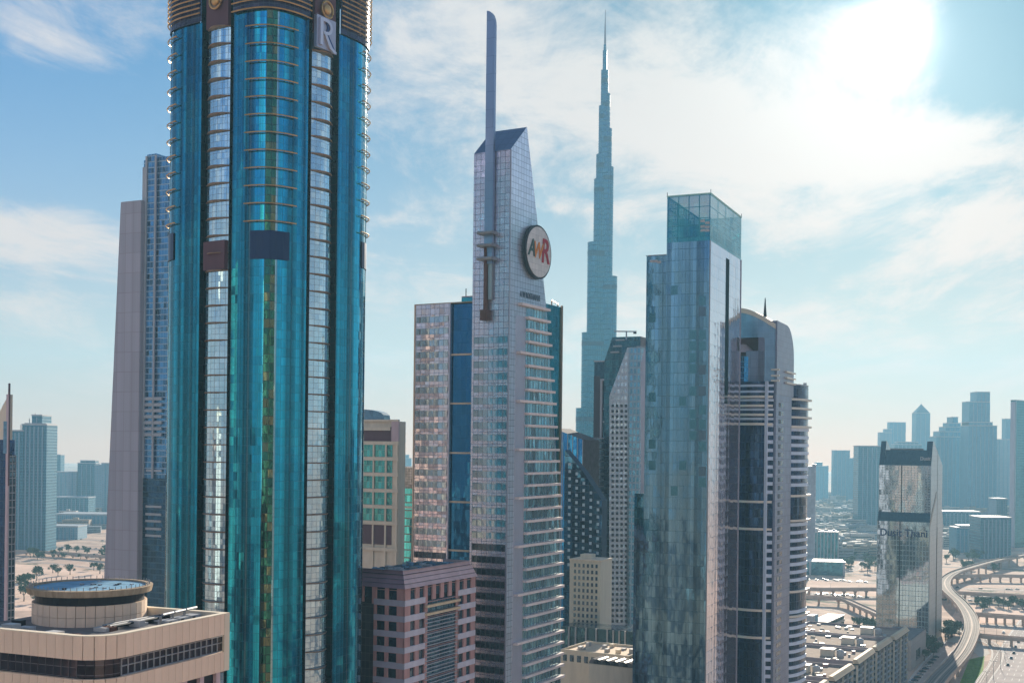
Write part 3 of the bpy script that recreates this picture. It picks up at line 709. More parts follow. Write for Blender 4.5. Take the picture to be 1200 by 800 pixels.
    for i in range(34):
        z = zt-5.6-i*1.15; 
        if z > 3: fbox(t, 'r', cw0+.1, cw1-.1, z, z+.24, -.34, .25, M['palegrey'], 'louvre')
    for z in (zt-.7-1.2, zt-4.3): fbox(t, 'r', cw0-.3, cw1+.3, z, z+.75, -.3, .9, plain('gold_lit_ledge', (.75, .58, .38), .45, .2, .1), 'ledge')  # gold tone paints in the light caught by the ledges
    # roof plant
    for i in range(26):
        x_, y_ = random.uniform(3, A-4), random.uniform(3.5, Bq-2)
        mb = MB().box(-.9, .9, -.6, .6, 0, random.uniform(.4, 1.3)); mb.tube([(-.8, .9, .7), (1.6, .9, .7), (1.6, 2.4, .7)], .13, 4)
        o = mb.build('roof_plant', random.choice([M['steel'], M['palegrey'], M['blueroof']]), t, (x_, y_, top-1.1)); o.rotation_euler.z = random.choice([0, pi/2])
pink_building()

# ================================================================ F: silver AWR tower
def awr_tower():
    fr = Frame(597, 300, 400, 61); t = fr.thing('skyscraper', 'silver tower with a wedge roof, tall blade mast, round AWR sign and striped balconies', 'skyscraper')
    z1 = fr.z(598.7, 175); a1 = fr.a(617.5, 149); z2 = fr.z(617.5, 149, a1)
    Bq = fr.b(555.5, 180)
    aw = [(fr.a(617.5, 149), z2), (fr.a(630, 262), None), (fr.a(640, 359), None), (fr.a(651.5, 531), None), (fr.a(656.5, 640), None), (fr.a(657, 800), None)]
    pys = [149, 262, 359, 531, 640, 800]; pxs = [617.5, 630, 640, 651.5, 656.5, 657]
    edge = [(aw[i][0], fr.z(pxs[i], pys[i], aw[i][0])) for i in range(6)]
    edge.append((edge[-1][0], 0))
    skinr = facade('silver_panel_skin', (.74, .77, .86), 1.9, 2.05, line=(.16, .19, .27), lw=.12, lh=.12, rough=.28, metal=.75, tilt=.05, wave=.06, var=.08)  # right skin paler than the left: brighter sky light put into its colour
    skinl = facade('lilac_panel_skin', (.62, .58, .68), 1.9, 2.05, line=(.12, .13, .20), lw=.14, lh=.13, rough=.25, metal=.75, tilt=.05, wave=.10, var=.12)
    poly = [(0, 0)]+[(x_, z_) for x_, z_ in reversed(edge)]+[(0, z1)]
    mb = MB()
    zbal = edge[2][1]-1.0; ae = lambda z: (lambda: [e0[0]+(e1[0]-e0[0])*(z-e0[1])/(e1[1]-e0[1]) for e0, e1 in zip(edge, edge[1:]) if e1[1] <= z <= e0[1]][0])()
    mb.quad([(x_, 0, z_) for x_, z_ in poly], [(x_, z_) for x_, z_ in poly], 0)
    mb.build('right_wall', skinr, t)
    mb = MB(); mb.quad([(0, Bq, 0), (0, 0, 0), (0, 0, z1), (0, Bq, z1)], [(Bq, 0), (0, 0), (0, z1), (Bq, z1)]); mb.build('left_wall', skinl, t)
    mb = MB(); mb.quad([(0, 0, z1), (a1, 0, z2), (a1, Bq, z2), (0, Bq, z1)], [(0, 0), (a1, 0), (a1, Bq), (0, Bq)])
    mb.build('wedge_roof', facade('roof_slope_panel', (.08, .14, .25), 3, 3, rough=.35, metal=.6, var=.06, lw=.06, lh=.06), t)
    mb = MB(); mb.quad([(x_, Bq, z_) for x_, z_ in reversed(poly)], [(x_, z_) for x_, z_ in reversed(poly)])
    for e0, e1 in zip(edge, edge[1:]): mb.quad([(e0[0], 0, e0[1]), (e1[0], 0, e1[1]), (e1[0], Bq, e1[1]), (e0[0], Bq, e0[1])])
    mb.build('rear_wall', skinr, t)
    # ribbon windows, left face
    flh = 14.4/F*400
    bandg = facade('ribbon_glass', (.055, .075, .10), 1.9, 2.0, line=(.10, .09, .12), lw=.15, rough=.10, metal=.75, tilt=.06, wave=.35, var=.45, lh=.05)
    z = fr.z(575, 641, 0, Bq/2); zb0 = z
    lo_, hi_ = fr.b(592, 640), Bq-.8
    ks = list(range(-17, 24))
    upg = facade('faint_ribbon_glass', (.33, .42, .48), 1.9, 2.0, line=(.14, .15, .21), lw=.14, rough=.10, metal=.85, tilt=.08, wave=.35, var=.28, lh=.05)
    for k in ks:
        zz = zb0-k*flh
        if zz > 3: fbox(t, 'l', lo_, hi_, zz-1.15, zz+1.15, .0, .12 if k < 0 else .06, upg if k < -.5 else bandg, 'ribbon_window')
    # deep blue notch and left wing, one rear block
    zw = fr.z(553, 354, 4, Bq); xw = 2.5
    bn = fr.b(527, 450, xw); bl = fr.b(485, 450, xw)
    lw = MB().box(xw, 26, bn, bl, 0, zw).build('left_wing', facade('lilac_wing_glass', (.68, .62, .68), 1.9, 2.05, line=(.15, .15, .22), lw=.13, lh=.12, rough=.10, metal=.82, tilt=.03, wave=.22, wsc=.09, var=.14), t)
    MB().box(xw+.8, 26, Bq-.1, bn, 0, zw-.4).build('blue_notch', facade('deep_blue_glass', (.012, .11, .24), 2.0, 4.1, line=(.01, .06, .14), lw=.05, lh=.07, rough=.05, metal=.9, tilt=.012, wave=.12, var=.10), t)
    for py in (415, 472.5, 530.5, 588, 645, 703, 760):
        zz = fr.z(540, py, xw, (Bq+bn)/2); fbox(t, 'l', Bq, bn, zz-.3, zz+.3, -xw-.8, -xw-.2, M['beige'], 'notch_band')
    for k in range(-1, 24):
        zz = zb0-k*flh
        if zz > 3: fbox(t, 'l', bn+.8, bl-.8, zz-1.1, zz+1.1, -xw, -xw+.08, bandg if k > 0 else upg, 'ribbon_window')
    for k in range(-19, -1):
        zz = zb0-k*flh; fbox(t, 'l', bn+.8, bl-.8, zz-1.1, zz+1.1, -xw, -xw+.08, upg, 'ribbon_window')
    fbox(t, 'l', bn-.2, bn+.2, 0, zw, -xw, -xw+.3, M['lilac'], 'corner_trim'); fbox(t, 'l', bl-.4, bl, 0, zw+.2, -xw, -xw+.3, M['beige'], 'corner_trim')
    MB().box(xw, 26, Bq, bl, zw-.1, zw+.3).build('wing_coping', M['bronze'], t)
    MB().box(8, 16, fr.b(553, 350, 8), fr.b(541, 350, 8), zw, fr.z(545, 346, 8, Bq+3)).build('plant_room', M['palepink'], t)
    MB().tube([(9, fr.b(546, 350, 9), zw), (9, fr.b(546, 350, 9), fr.z(546, 337, 9, Bq+3))], .18, 5).build('antenna', M['dark'], t)
    # right wing (teal), behind the tapering edge
    xr = fr.a(657, 450, 3.0); zr = fr.z(655, 360, xr, 3)
    MB().box(6, xr, 3.0, Bq+8, 0, zr).build('right_wing', facade('teal_wing_glass', (.03, .30, .36), 2.0, 4.1, line=(.02, .13, .17), lw=.06, lh=.08, rough=.05, metal=.9, tilt=.02, wave=.25, var=.15), t)
    fbox(t, 'r', xr-.7, xr+.2, 0, zr+.5, -3.0, -2.4, M['bronze'], 'corner_trim')
    MB().tube([(xr-8, 3, zr), (xr-8, 3, zr+1.5), (xr-3, 3, zr+.8), (xr-3, 3, zr)], .3, 5).build('roof_rail', M['bronze'], t)
    # balconies on the right face
    balg = facade('balcony_glass', (.62, .82, .84), 2.2, flh, line=(.10, .20, .26), lw=.5, lh=.1, rough=.06, metal=.85, tilt=.07, wave=.4, var=.2)
    tan = plain('balcony_stone', (.88, .78, .74), .6, 0, .08)
    gmb = MB(); ub = lambda z: fr.a(615.5, 500)
    u_in = fr.a(615, 500)
    k = 0; z = fr.z(612, 357.5, u_in); ztopb = z
    us = []
    while z > 4:
        ue = ae(min(z, z2-1)); ue2 = ae(max(z-flh, 0.5))
        gmb.quad([(u_in, -.06, z-flh), (ue2-.4, -.06, z-flh), (ue-.4, -.06, z), (u_in, -.06, z)], [(u_in, z-flh), (ue2, z-flh), (ue, z), (u_in, z)])
        long = (k % 4 == 0)
        mb = MB(); u0 = (fr.a(604, 500) if long and k else (fr.a(607, 360) if k == 0 else u_in-.3))
        mb.box(u0, ue+.1, -1.5 if not long else -1.7, 0, z-.62, z+.22); mb.build('balcony_slab', tan, t)
        k += 1; z -= flh
    gmb.build('balcony_glazing', balg, t)
    rl = MB(); 
    fbox(t, 'r', .0, .5, 0, z1, .0, .18, M['lilac'], 'corner_trim'); 
    fbox(t, 'r', fr.a(603, 500), u_in-.5, 0, ztopb-4, .0, .10, plain('pale_lilac_panel', (.58, .58, .68), .35, .6, .06), 'flat_panel')
    # blade mast
    uc = fr.b(577.3, 240); zt = fr.z(574, 12.5, -1, uc); zbm = fr.z(573, 372, 0, uc)
    ul, ur = fr.b(572.5, 100), fr.b(582, 100)
    def bx(u0, u1): return (min(u0, u1), max(u0, u1))
    lo, hi = bx(ur, ul)
    tipz = zt; sh = fr.z(583, 30, -1, lo)
    poly = [(lo, zbm+18), (hi, zbm+18), (hi, tipz)]
    for i in range(1, 9):
        a = pi/2*i/8; poly.append((hi-(hi-lo)*sin(a), sh+(tipz-sh)*(cos(a))))
    MB().extr(poly, -1.7, -.4, 'x').build('blade', facade('blade_metal', (.24, .30, .42), 3.2, 6.0, line=(.1, .14, .22), lw=.0, lh=.08, rough=.3, metal=.8, var=.05), t)
    MB().box(-2.0, -.3, hi-1.1, hi-.1, zbm+2, zbm+24).build('tube', M['rust'], t)
    MB().box(-1.2, -.05, lo+.3, hi-1.4, zbm+6, zbm+19).build('channel', M['steel'], t)
    MB().prism([(-2.6, hi-1.7), (0, hi-1.9), (0, hi+1.0), (-2.6, hi+.8)], zbm-1, zbm+2.5, 0, None, True).build('rust_foot', M['rust'], t)
    for py in (274.5, 289, 304.5):
        z = fr.z(576, py, 0, uc); mb = MB(); mb.box(-4.0, -.05, lo-1.2, hi+1.4, z-.45, z+.55); mb.tube([(-4, lo-1.2, z), (-4, hi+1.4, z)], .55, 6); mb.build('clamp', M['steel'], t)
    # round sign
    us_, = (fr.a(627, 296),); zs = fr.z(627, 296, us_); Rz = 30.5/F*(fr.O.y+fr.X.y*us_)
    Ru = (fr.a(641.5, 296)-fr.a(611, 296))/2
    us_ = (fr.a(641.5, 296)+fr.a(611, 296))/2
    Rz = (Rz+Ru)/2 if abs(Rz-Ru) < 2 else Rz
    Ru = max(Ru, Rz*.9)
    def ell(mbx, ru, rz_, d0, d1, n=36):
        ring = [(us_+ru*cos(2*pi*i/n), zs+rz_*sin(2*pi*i/n)) for i in range(n)]
        mbx.extr(ring, -d1, -d0, 'y')
    sg = MB(); ell(sg, Ru, Rz, .3, 1.6); sgo = sg.build('sign_drum', M['dark'], t)
    f_ = MB(); ell(f_, Ru*.93, Rz*.93, 1.6, 1.75); f_.build('sign_face', facade('sign_face_panel', (.74, .66, .62), 2.2, 2.0, line=(.35, .3, .3), lw=.06, lh=.06, rough=.45, metal=.3, var=.10), sgo)
    S_ = Rz*.95
    for ch, col, dx, sz, dz in (('A', (.05, .10, .09), -.60, .85, -.20), ('W', (.72, .24, .05), -.14, .80, -.22), ('R', (.38, .01, .035), .46, 1.25, -.34)):
        lm = plain('letter_'+ch+'_paint', col, .5); me = text_mesh(ch, S_*sz*.95, .12, lm, .25 if ch != 'R' else .1, .035*S_*.3)
        put_text('letter_'+ch.lower(), me, sgo, 'r', us_+Ru*dx, zs+Rz*dz, 1.88, 1.0, 1.15)
    me = text_mesh('A W ROSTAMANI', 2.3, .08, plain('small_letter_paint', (.10, .16, .22), .5), 0, .02)
    put_text('small_lettering', me, t, 'r', fr.a(621, 343), fr.z(621, 347, 6), .12, .80, 1.25)
awr_tower()

# ================================================================ G: the tallest tower, stepped needle
def needle_tower():
    Y = 1840; base = at(709.5, 12, Y); t = thing('supertall_tower', 'tallest needle-topped stepped tower, hazy blue behind the silver tower', 'skyscraper', (base.x, Y, 0), 0)
    k = Y/F
    def zz(py): return H+uv(708, py)[1]*Y
    g = facade('needle_tower_glass', (.0, .17, .27), 3.2, 8.0, line=(.0, .10, .16), lw=.5, lh=1.2, rough=.12, metal=.9, tilt=.02, wave=.05, var=.14)
    MECH = plain('mechanical_floor', (.01, .09, .15), .4, .5)
    # axis in px drifts with the roll; offsets measured from it
    def off(px, py): return (uv(px, py)[0]*Y-base.x)
    L = [(800, 655), (600, 668), (479, 674.3), (391, 681.3), (285.5, 688.3), (211, 696), (182, 698.6), (125, 701.8), (83, 704.4), (53, 707.4)]
    R = [(800, 742), (600, 736), (440, 729.5), (325, 723), (197, 719), (152, 717.2), (111, 715.3), (83, 713.3), (68, 710.7)]
    # each wing: steps of rounded plan; wing step i reaches from the ground to its set-back height
    def wing(lst, ang, sgn, tops):
        for i in range(len(lst)):
            pyb, px = lst[i]; zt = zz(tops[i]); ext = abs(off(px, tops[i]))
            w = 5+ext*.22 if ext > 6 else 3.0
            w = min(w, 13)
            while True:
                Lc = (ext-w*sqrt((.75*cos(ang))**2+sin(ang)**2))/abs(cos(ang))
                if Lc > .3 or w < 1: break
                w *= .85
            Lc = max(Lc, .3); pts = []
            ca, sa = cos(ang), sin(ang)
            for j in range(9):
                a = -pi/2+pi*j/8; q = (Lc+w*cos(a)*.75, w*sin(a)); pts.append((q[0]*ca-q[1]*sa, q[0]*sa+q[1]*ca))
            q = (0, w); pts.append((q[0]*ca-q[1]*sa, q[0]*sa+q[1]*ca)); q = (0, -w); pts.append((q[0]*ca-q[1]*sa, q[0]*sa+q[1]*ca))
            mb = MB().prism(pts, 0, zt); mb.build('wing_tier', g, t)
            if zt > 150 and w > 2:
                MB().prism([(p_[0]*1.006, p_[1]*1.006) for p_ in pts], zt-20, zt-13).build('mechanical_band', MECH, t)
            MB().prism([(p_[0]*1.01, p_[1]*1.01) for p_ in pts], zt, zt+.5).build('tier_parapet', g, t)
    wing(L, radians(205), -1, [q[0] for q in L])
    wing(R, radians(-25), 1, [q[0] for q in R])
    wing([(0, 700), (0, 695), (0, 690), (0, 684), (0, 676)], radians(92), 1, [0]*5) if False else None
    for ln, py in ((46, 520), (36, 350), (26, 240), (16, 150)):
        MB().prism([(-7, 0), (7, 0), (7, ln), (0, ln+6), (-7, ln)], 0, zz(py)).build('rear_wing_tier', g, t)
    for r_, py in ((9.0, 420), (7.2, 250), (5.4, 130), (3.4, 60)):
        MB().cyl(0, -2, 0, zz(py), r_, n=12).build('core_tier', g, t)
    MB().cyl(0, 0, zz(60), zz(30), 2.0, 1.1, 8).build('spire', M['steel'], t)
    MB().cyl(0, 0, zz(30), zz(12), .9, .35, 6).build('spire_tip', M['steel'], t)
needle_tower()
# ================================================================ H: cluster in the gap between the silver tower and the teal mid tower
def gap_cluster():
    # bright blue glass wedge
    fr = Frame(683, 515, 700, 64); t = fr.thing('glass_building', 'bright blue glass building with a sloping top, just right of the silver tower', 'building')
    b = fr.b(648, 515); z0 = fr.z(683, 515); z1 = fr.z(657, 505.5, 0, b)
    g = facade('bright_blue_glass', (.02, .22, .50), 2.0, 3.8, line=(.02, .12, .25), lw=.08, lh=.05, tilt=.03, wave=.2, vstreak=.25, var=.1)
    MB().extr([(0, 0), (b, 0), (b, z1+2), (0, z0)], 0, 26, 'x', 0, 1).build('glass_wall', [g, M['roof']], t)
    mb = MB()
    for i in range(7): u_ = i*b/6; mb.box(-.35, -.02, u_-.18, u_+.18, 0, z0+(z1+2-z0)*u_/b)
    mb.build('fin', M['palegrey'], t)
    # dark dotted tower with slanted left shoulder, in front
    fr = Frame(706, 560, 610, 64); t = fr.thing('dotted_tower', 'dark glass block with rows of small pale window dots and a pointed left gable', 'building')
    b = fr.b(661, 600)
    za = fr.z(665, 527, 0, b); zb = fr.z(684, 553, 0, b*.5); zc = fr.z(706, 586)
    dk = facade('dark_dotted_glass', (.02, .08, .16), 2.4, 3.7, line=(.02, .04, .07), lh=.3, tilt=.03, wave=.2, var=.4)
    MB().extr([(0, 0), (b, 0), (b, za), (b*.5, zb), (0, zc)], 0, 7, 'x', 0, 1).build('wall', [dk, plain('navy_side', (.015, .05, .09), .6)], t)
    wm = plain('pale_reveal', (.45, .55, .62), .4, .2)
    n = 0
    zlo = fr.z(685, 668, 0, b/2)
    for i in range(5):
        u_ = 2.2+i*(b-4)/4.3
        ztop = zc+(za-zc)*(u_/b)-3
        z = ztop
        while z > zlo and n < 290:
            fbox(t, 'l', u_-.65, u_+.65, z-1.5, z, 0, .25, wm, 'window_reveal'); z -= 3.7; n += 1
    # added white block in place of a reflection in the dotted tower's glass
    fr = Frame(703, 700, 590, 64); t = fr.thing('reflection_block', 'added white block with dark windows, standing in for a reflection at the foot of the dotted dark tower', 'building')
    b = fr.b(667, 700); zt = fr.z(685, 657, 0, b/2)
    MB().box(0.3, 16, 0, b, 0, zt).build('wall', plain('chalk_white', (.72, .68, .55), .7, 0, .1), t)
    MB().box(-.2, 16, -.2, b+.2, zt, zt+.8).build('parapet', M['cream'], t)
    MB().box(4, 10, b*.4, b*.75, zt, zt+3).build('roof_room', M['cream'], t)
    for i in range(6):
        for k in range(11):
            fbox(t, 'l', 1.5+i*(b-2.6)/6, 2.6+i*(b-2.6)/6, zt-3.2-k*3.1, zt-1.4-k*3.1, -.3, -.15, M['win'], 'window')
            fbox(t, 'l', 1.3+i*(b-2.6)/6, 2.8+i*(b-2.6)/6, zt-3.5-k*3.1, zt-3.25-k*3.1, -.3, .05, M['cream'], 'sill')
    # podium
    fr = Frame(739, 745, 560, 64); t = fr.thing('podium_building', 'low dark glass podium with pale fins and a curved blue canopy', 'building')
    b = fr.b(658, 745); zt = fr.z(700, 736, 0, b/2)
    MB().box(0, 16, -2, b, 0, zt).build('glass_wall', facade('podium_glass', (.035, .10, .14), 2.2, 4.2, line=(.05, .08, .10), tilt=.05, wave=.35, var=.3), t)
    for px in (667, 675, 687, 699, 712, 719, 726, 733):
        u_ = fr.b(px, 750); fbox(t, 'l', u_-.35, u_+.35, 0, zt, 0, .8, M['palegrey'], 'fin')
    cv = []
    for i in range(13):
        u_ = -2+(b+2)*i/12; cv.append((-4.5-5*sin(pi*i/12), u_))
    zcn = fr.z(700, 763, 0, b/2)
    MB().prism(cv[::-1]+[(-1, -2), (-1, b)], zcn-.6, zcn+.4, 0, None, True).build('canopy', M['blueroof'], t)
    # beige low building with cluttered roof below
    fr = Frame(737, 768, 500, 60); t = fr.thing('low_building', 'low beige building with a cluttered sandy roof and shaded arcade, lower centre', 'building')
    b = fr.b(657, 790); zt = fr.z(737, 768)
    MB().box(0, 26, 0, b, 0, zt-1).build('wall', M['cream'], t)
    for (x0, x1, y0, y1) in ((0, .5, 0, b), (25.5, 26, 0, b), (0.5, 25.5, 0, .5), (.5, 25.5, b-.5, b)): MB().box(x0, x1, y0, y1, zt-1, zt).build('parapet', M['cream'], t)
    MB().box(.5, 25.5, .5, b-.5, zt-1, zt-.9).build('roof', M['beige'], t)
    for i in range(10):
        MB().box(-1.2, 1.2, -.8, .8, 0, random.uniform(.8, 2)).build('roof_unit', random.choice([M['white'], M['palegrey'], M['steel'], M['cream']]), t, (random.uniform(4, 22), random.uniform(4, b-4), zt-.9))
    for i in range(9):
        fbox(t, 'l', 2+i*3.4, 3.9+i*3.4, zt-5, zt-2.2, 0, .1, M['win'], 'window')
    fr = Frame(742, 778, 455, 60); t = fr.thing('arcade', 'pale arcade roof with a row of dark vaulted skylights, bottom centre', 'arcade')
    zt = fr.z(742, 778); b = fr.b(690, 800); 
    MB().box(0, 9, 0, b, 0, zt-1.5).build('wall', M['cream'], t)
    for i in range(9):
        u_ = 1.0+i*(b-2)/9; pts = [(1.8*cos(pi*j/6)+u_+1.2, 1.9*sin(pi*j/6)+zt-1.4) for j in range(7)]
        MB().extr(pts, .2, 8.8, 'x').build('vault', M['darkband'] if i % 2 else M['roof'], t)
    # dark flat slab tower with white frame
    fr = Frame(727, 430, 760, 64); t = fr.thing('dark_tower', 'dark flat-topped slab tower with a thin white frame line, left of the slanted twin', 'skyscraper')
    b = fr.b(696.5, 430); zt = fr.z(697, 424, 0, b)
    dk = facade('slab_dark_glass', (.015, .06, .10), 2.0, 3.9, line=(.03, .06, .09), rough=.12, tilt=.02, wave=.12, var=.3)
    MB().box(0, 24, 0, b, 0, zt).build('glass_wall', dk, t)
    MB().box(-.3, 24, -.3, b+.3, zt, zt+.8).build('coping', M['palegrey'], t)
    u_ = fr.b(705, 500); zf = fr.z(706, 446, 0, b/2)
    fbox(t, 'l', u_-.6, u_+.6, 0, zf, 0, 1.6, M['palegrey'], 'frame_post'); fbox(t, 'l', 0, u_+.6, zf, zf+1.2, 0, 1.6, M['palegrey'], 'frame_beam')
    for py in (479, 494, 530, 560): fbox(t, 'l', 0, u_-.7, fr.z(708, py, 0, b/2)-.5, fr.z(708, py, 0, b/2)+.5, 0, .6, M['steel'], 'floor_band')
    fbox(t, 'l', u_+1.2, b, 0, zt-9, 0, .4, M['darkband'], 'side_panel')
    # lower dark block left of it with flat top (y 513)
    fr = Frame(697, 520, 740, 64); t = fr.thing('dark_block', 'plain dark block with a flat top between the blue wedge and the slab tower', 'building')
    b = fr.b(683, 515); zt = fr.z(690, 513.5, 0, b/2)
    MB().box(0, 20, 0, b, 0, zt).build('glass_wall', facade('block_dark_glass', (.02, .07, .12), 2.0, 3.9, line=(.05, .08, .1), lh=.8, rough=.2, tilt=.02, wave=.1, var=.3), t)
    MB().box(-.2, 20, -.2, b+.2, zt, zt+.6).build('coping', M['palegrey'], t)
    # slanted twin towers
    def slanted(px_r, Y, pts, mat_, name, label, depth=16, extra=None):
        fr = Frame(px_r, 430, Y, 64); t = fr.thing(name, label, 'skyscraper')
        poly = []
        for px, py in pts:
            u_ = fr.b(px, py); z = fr.z(px, py, 0, u_) if py < 790 else 0.0; poly.append((u_, z))
        MB().extr(poly, 0, depth, 'x', 0, 1).build('glass_wall', [mat_, M['roof']], t)
        return fr, t, poly
    g1 = facade('slanted_back_glass', (.015, .08, .12), 2.0, 3.9, line=(.05, .10, .13), lh=.3, rough=.15, tilt=.03, wave=.1, var=.3)
    fr, t, poly = slanted(750.5, 720, [(708, 424), (717.5, 395), (750.5, 394), (751, 800), (708, 800)], g1, 'slanted_tower', 'dark slanted tower top with louvres, rising behind the pale dotted slanted tower')
    for i in range(3): fbox(t, 'l', fr.b(732-i*3, 400), fr.b(722-i*3, 400), fr.z(722, 399+i*7, 0, 10), fr.z(722, 399+i*7, 0, 10)+.9, 0, .8, M['steel'], 'louvre')
    za = fr.z(734, 389, 0, 8); u_ = fr.b(734, 390)
    g2 = facade('slanted_front_glass', (.36, .47, .55), 2.2, 3.9, line=(.40, .46, .50), lw=.9, lh=1.7, rough=.25, metal=.55, tilt=.06, wave=.25, var=.30)
    fr, t, poly = slanted(736.5, 690, [(714, 464), (735.2, 407), (737, 407), (738.5, 800), (714, 800)], g2, 'slanted_tower', 'pale slanted tower with rows of small dots, between dark slab and teal mid tower')
    g3 = facade('slanted_side_glass', (.10, .30, .44), 2.2, 3.9, line=(.25, .36, .42), lw=.8, lh=1.2, rough=.25, metal=.6, tilt=.05, wave=.2, var=.25)
    bz = fr.z(743, 407)
    mb = MB(); mb.box(-.0, 16, fr.b(750.5, 430), -.02, 0, bz); mb.build('blue_side', g3, t)
    mb = MB()
    # dotted relief on the pale face
    n = 0
    for i in range(4):
        px = 718+i*5.2
        for k in range(44):
            py = 475+k*6.3
            if py > 735 or (px < 722 and py < 470): continue
            u2 = fr.b(px, py); z2 = fr.z(px, py, 0, u2)
            mb.box(-.22, 0, u2-.7, u2+.7, z2-.9, z2+.6); n += 1
    mb.build('window_dots', M['dark'], t, kind='stuff')
    cr = thing('rooftop_crane', 'small T-shaped crane standing on the slanted tower roof', 'crane', at(734, 396, 715))
    MB().box(-.4, .4, -.4, .4, -1, 3.6).build('mast', M['steel'], cr)
    MB().box(-7.5, 6, -.35, .35, 3.6, 4.3).build('jib', M['steel'], cr)
    MB().box(4.2, 6, -.6, .6, 2.6, 3.6).build('counterweight', M['dark'], cr)
    cr = thing('rooftop_crane', 'tiny bracket crane at the right end of the pale slanted roof', 'crane', at(750, 412, 688))
    MB().box(-.3, .3, -.3, .3, -2, 2.6).build('mast', M['steel'], cr); MB().box(-2, 3.4, -.3, .3, 2.6, 3.2).build('jib', M['steel'], cr)
    # thin grey slab right of it
    fr, t, poly = slanted(759, 640, [(750.8, 425), (755, 409), (759, 409), (760, 800), (751, 800)], M['lilac'], 'grey_slab_tower', 'thin grey slab with a slanted top, touching the left edge of the teal mid tower')
gap_cluster()

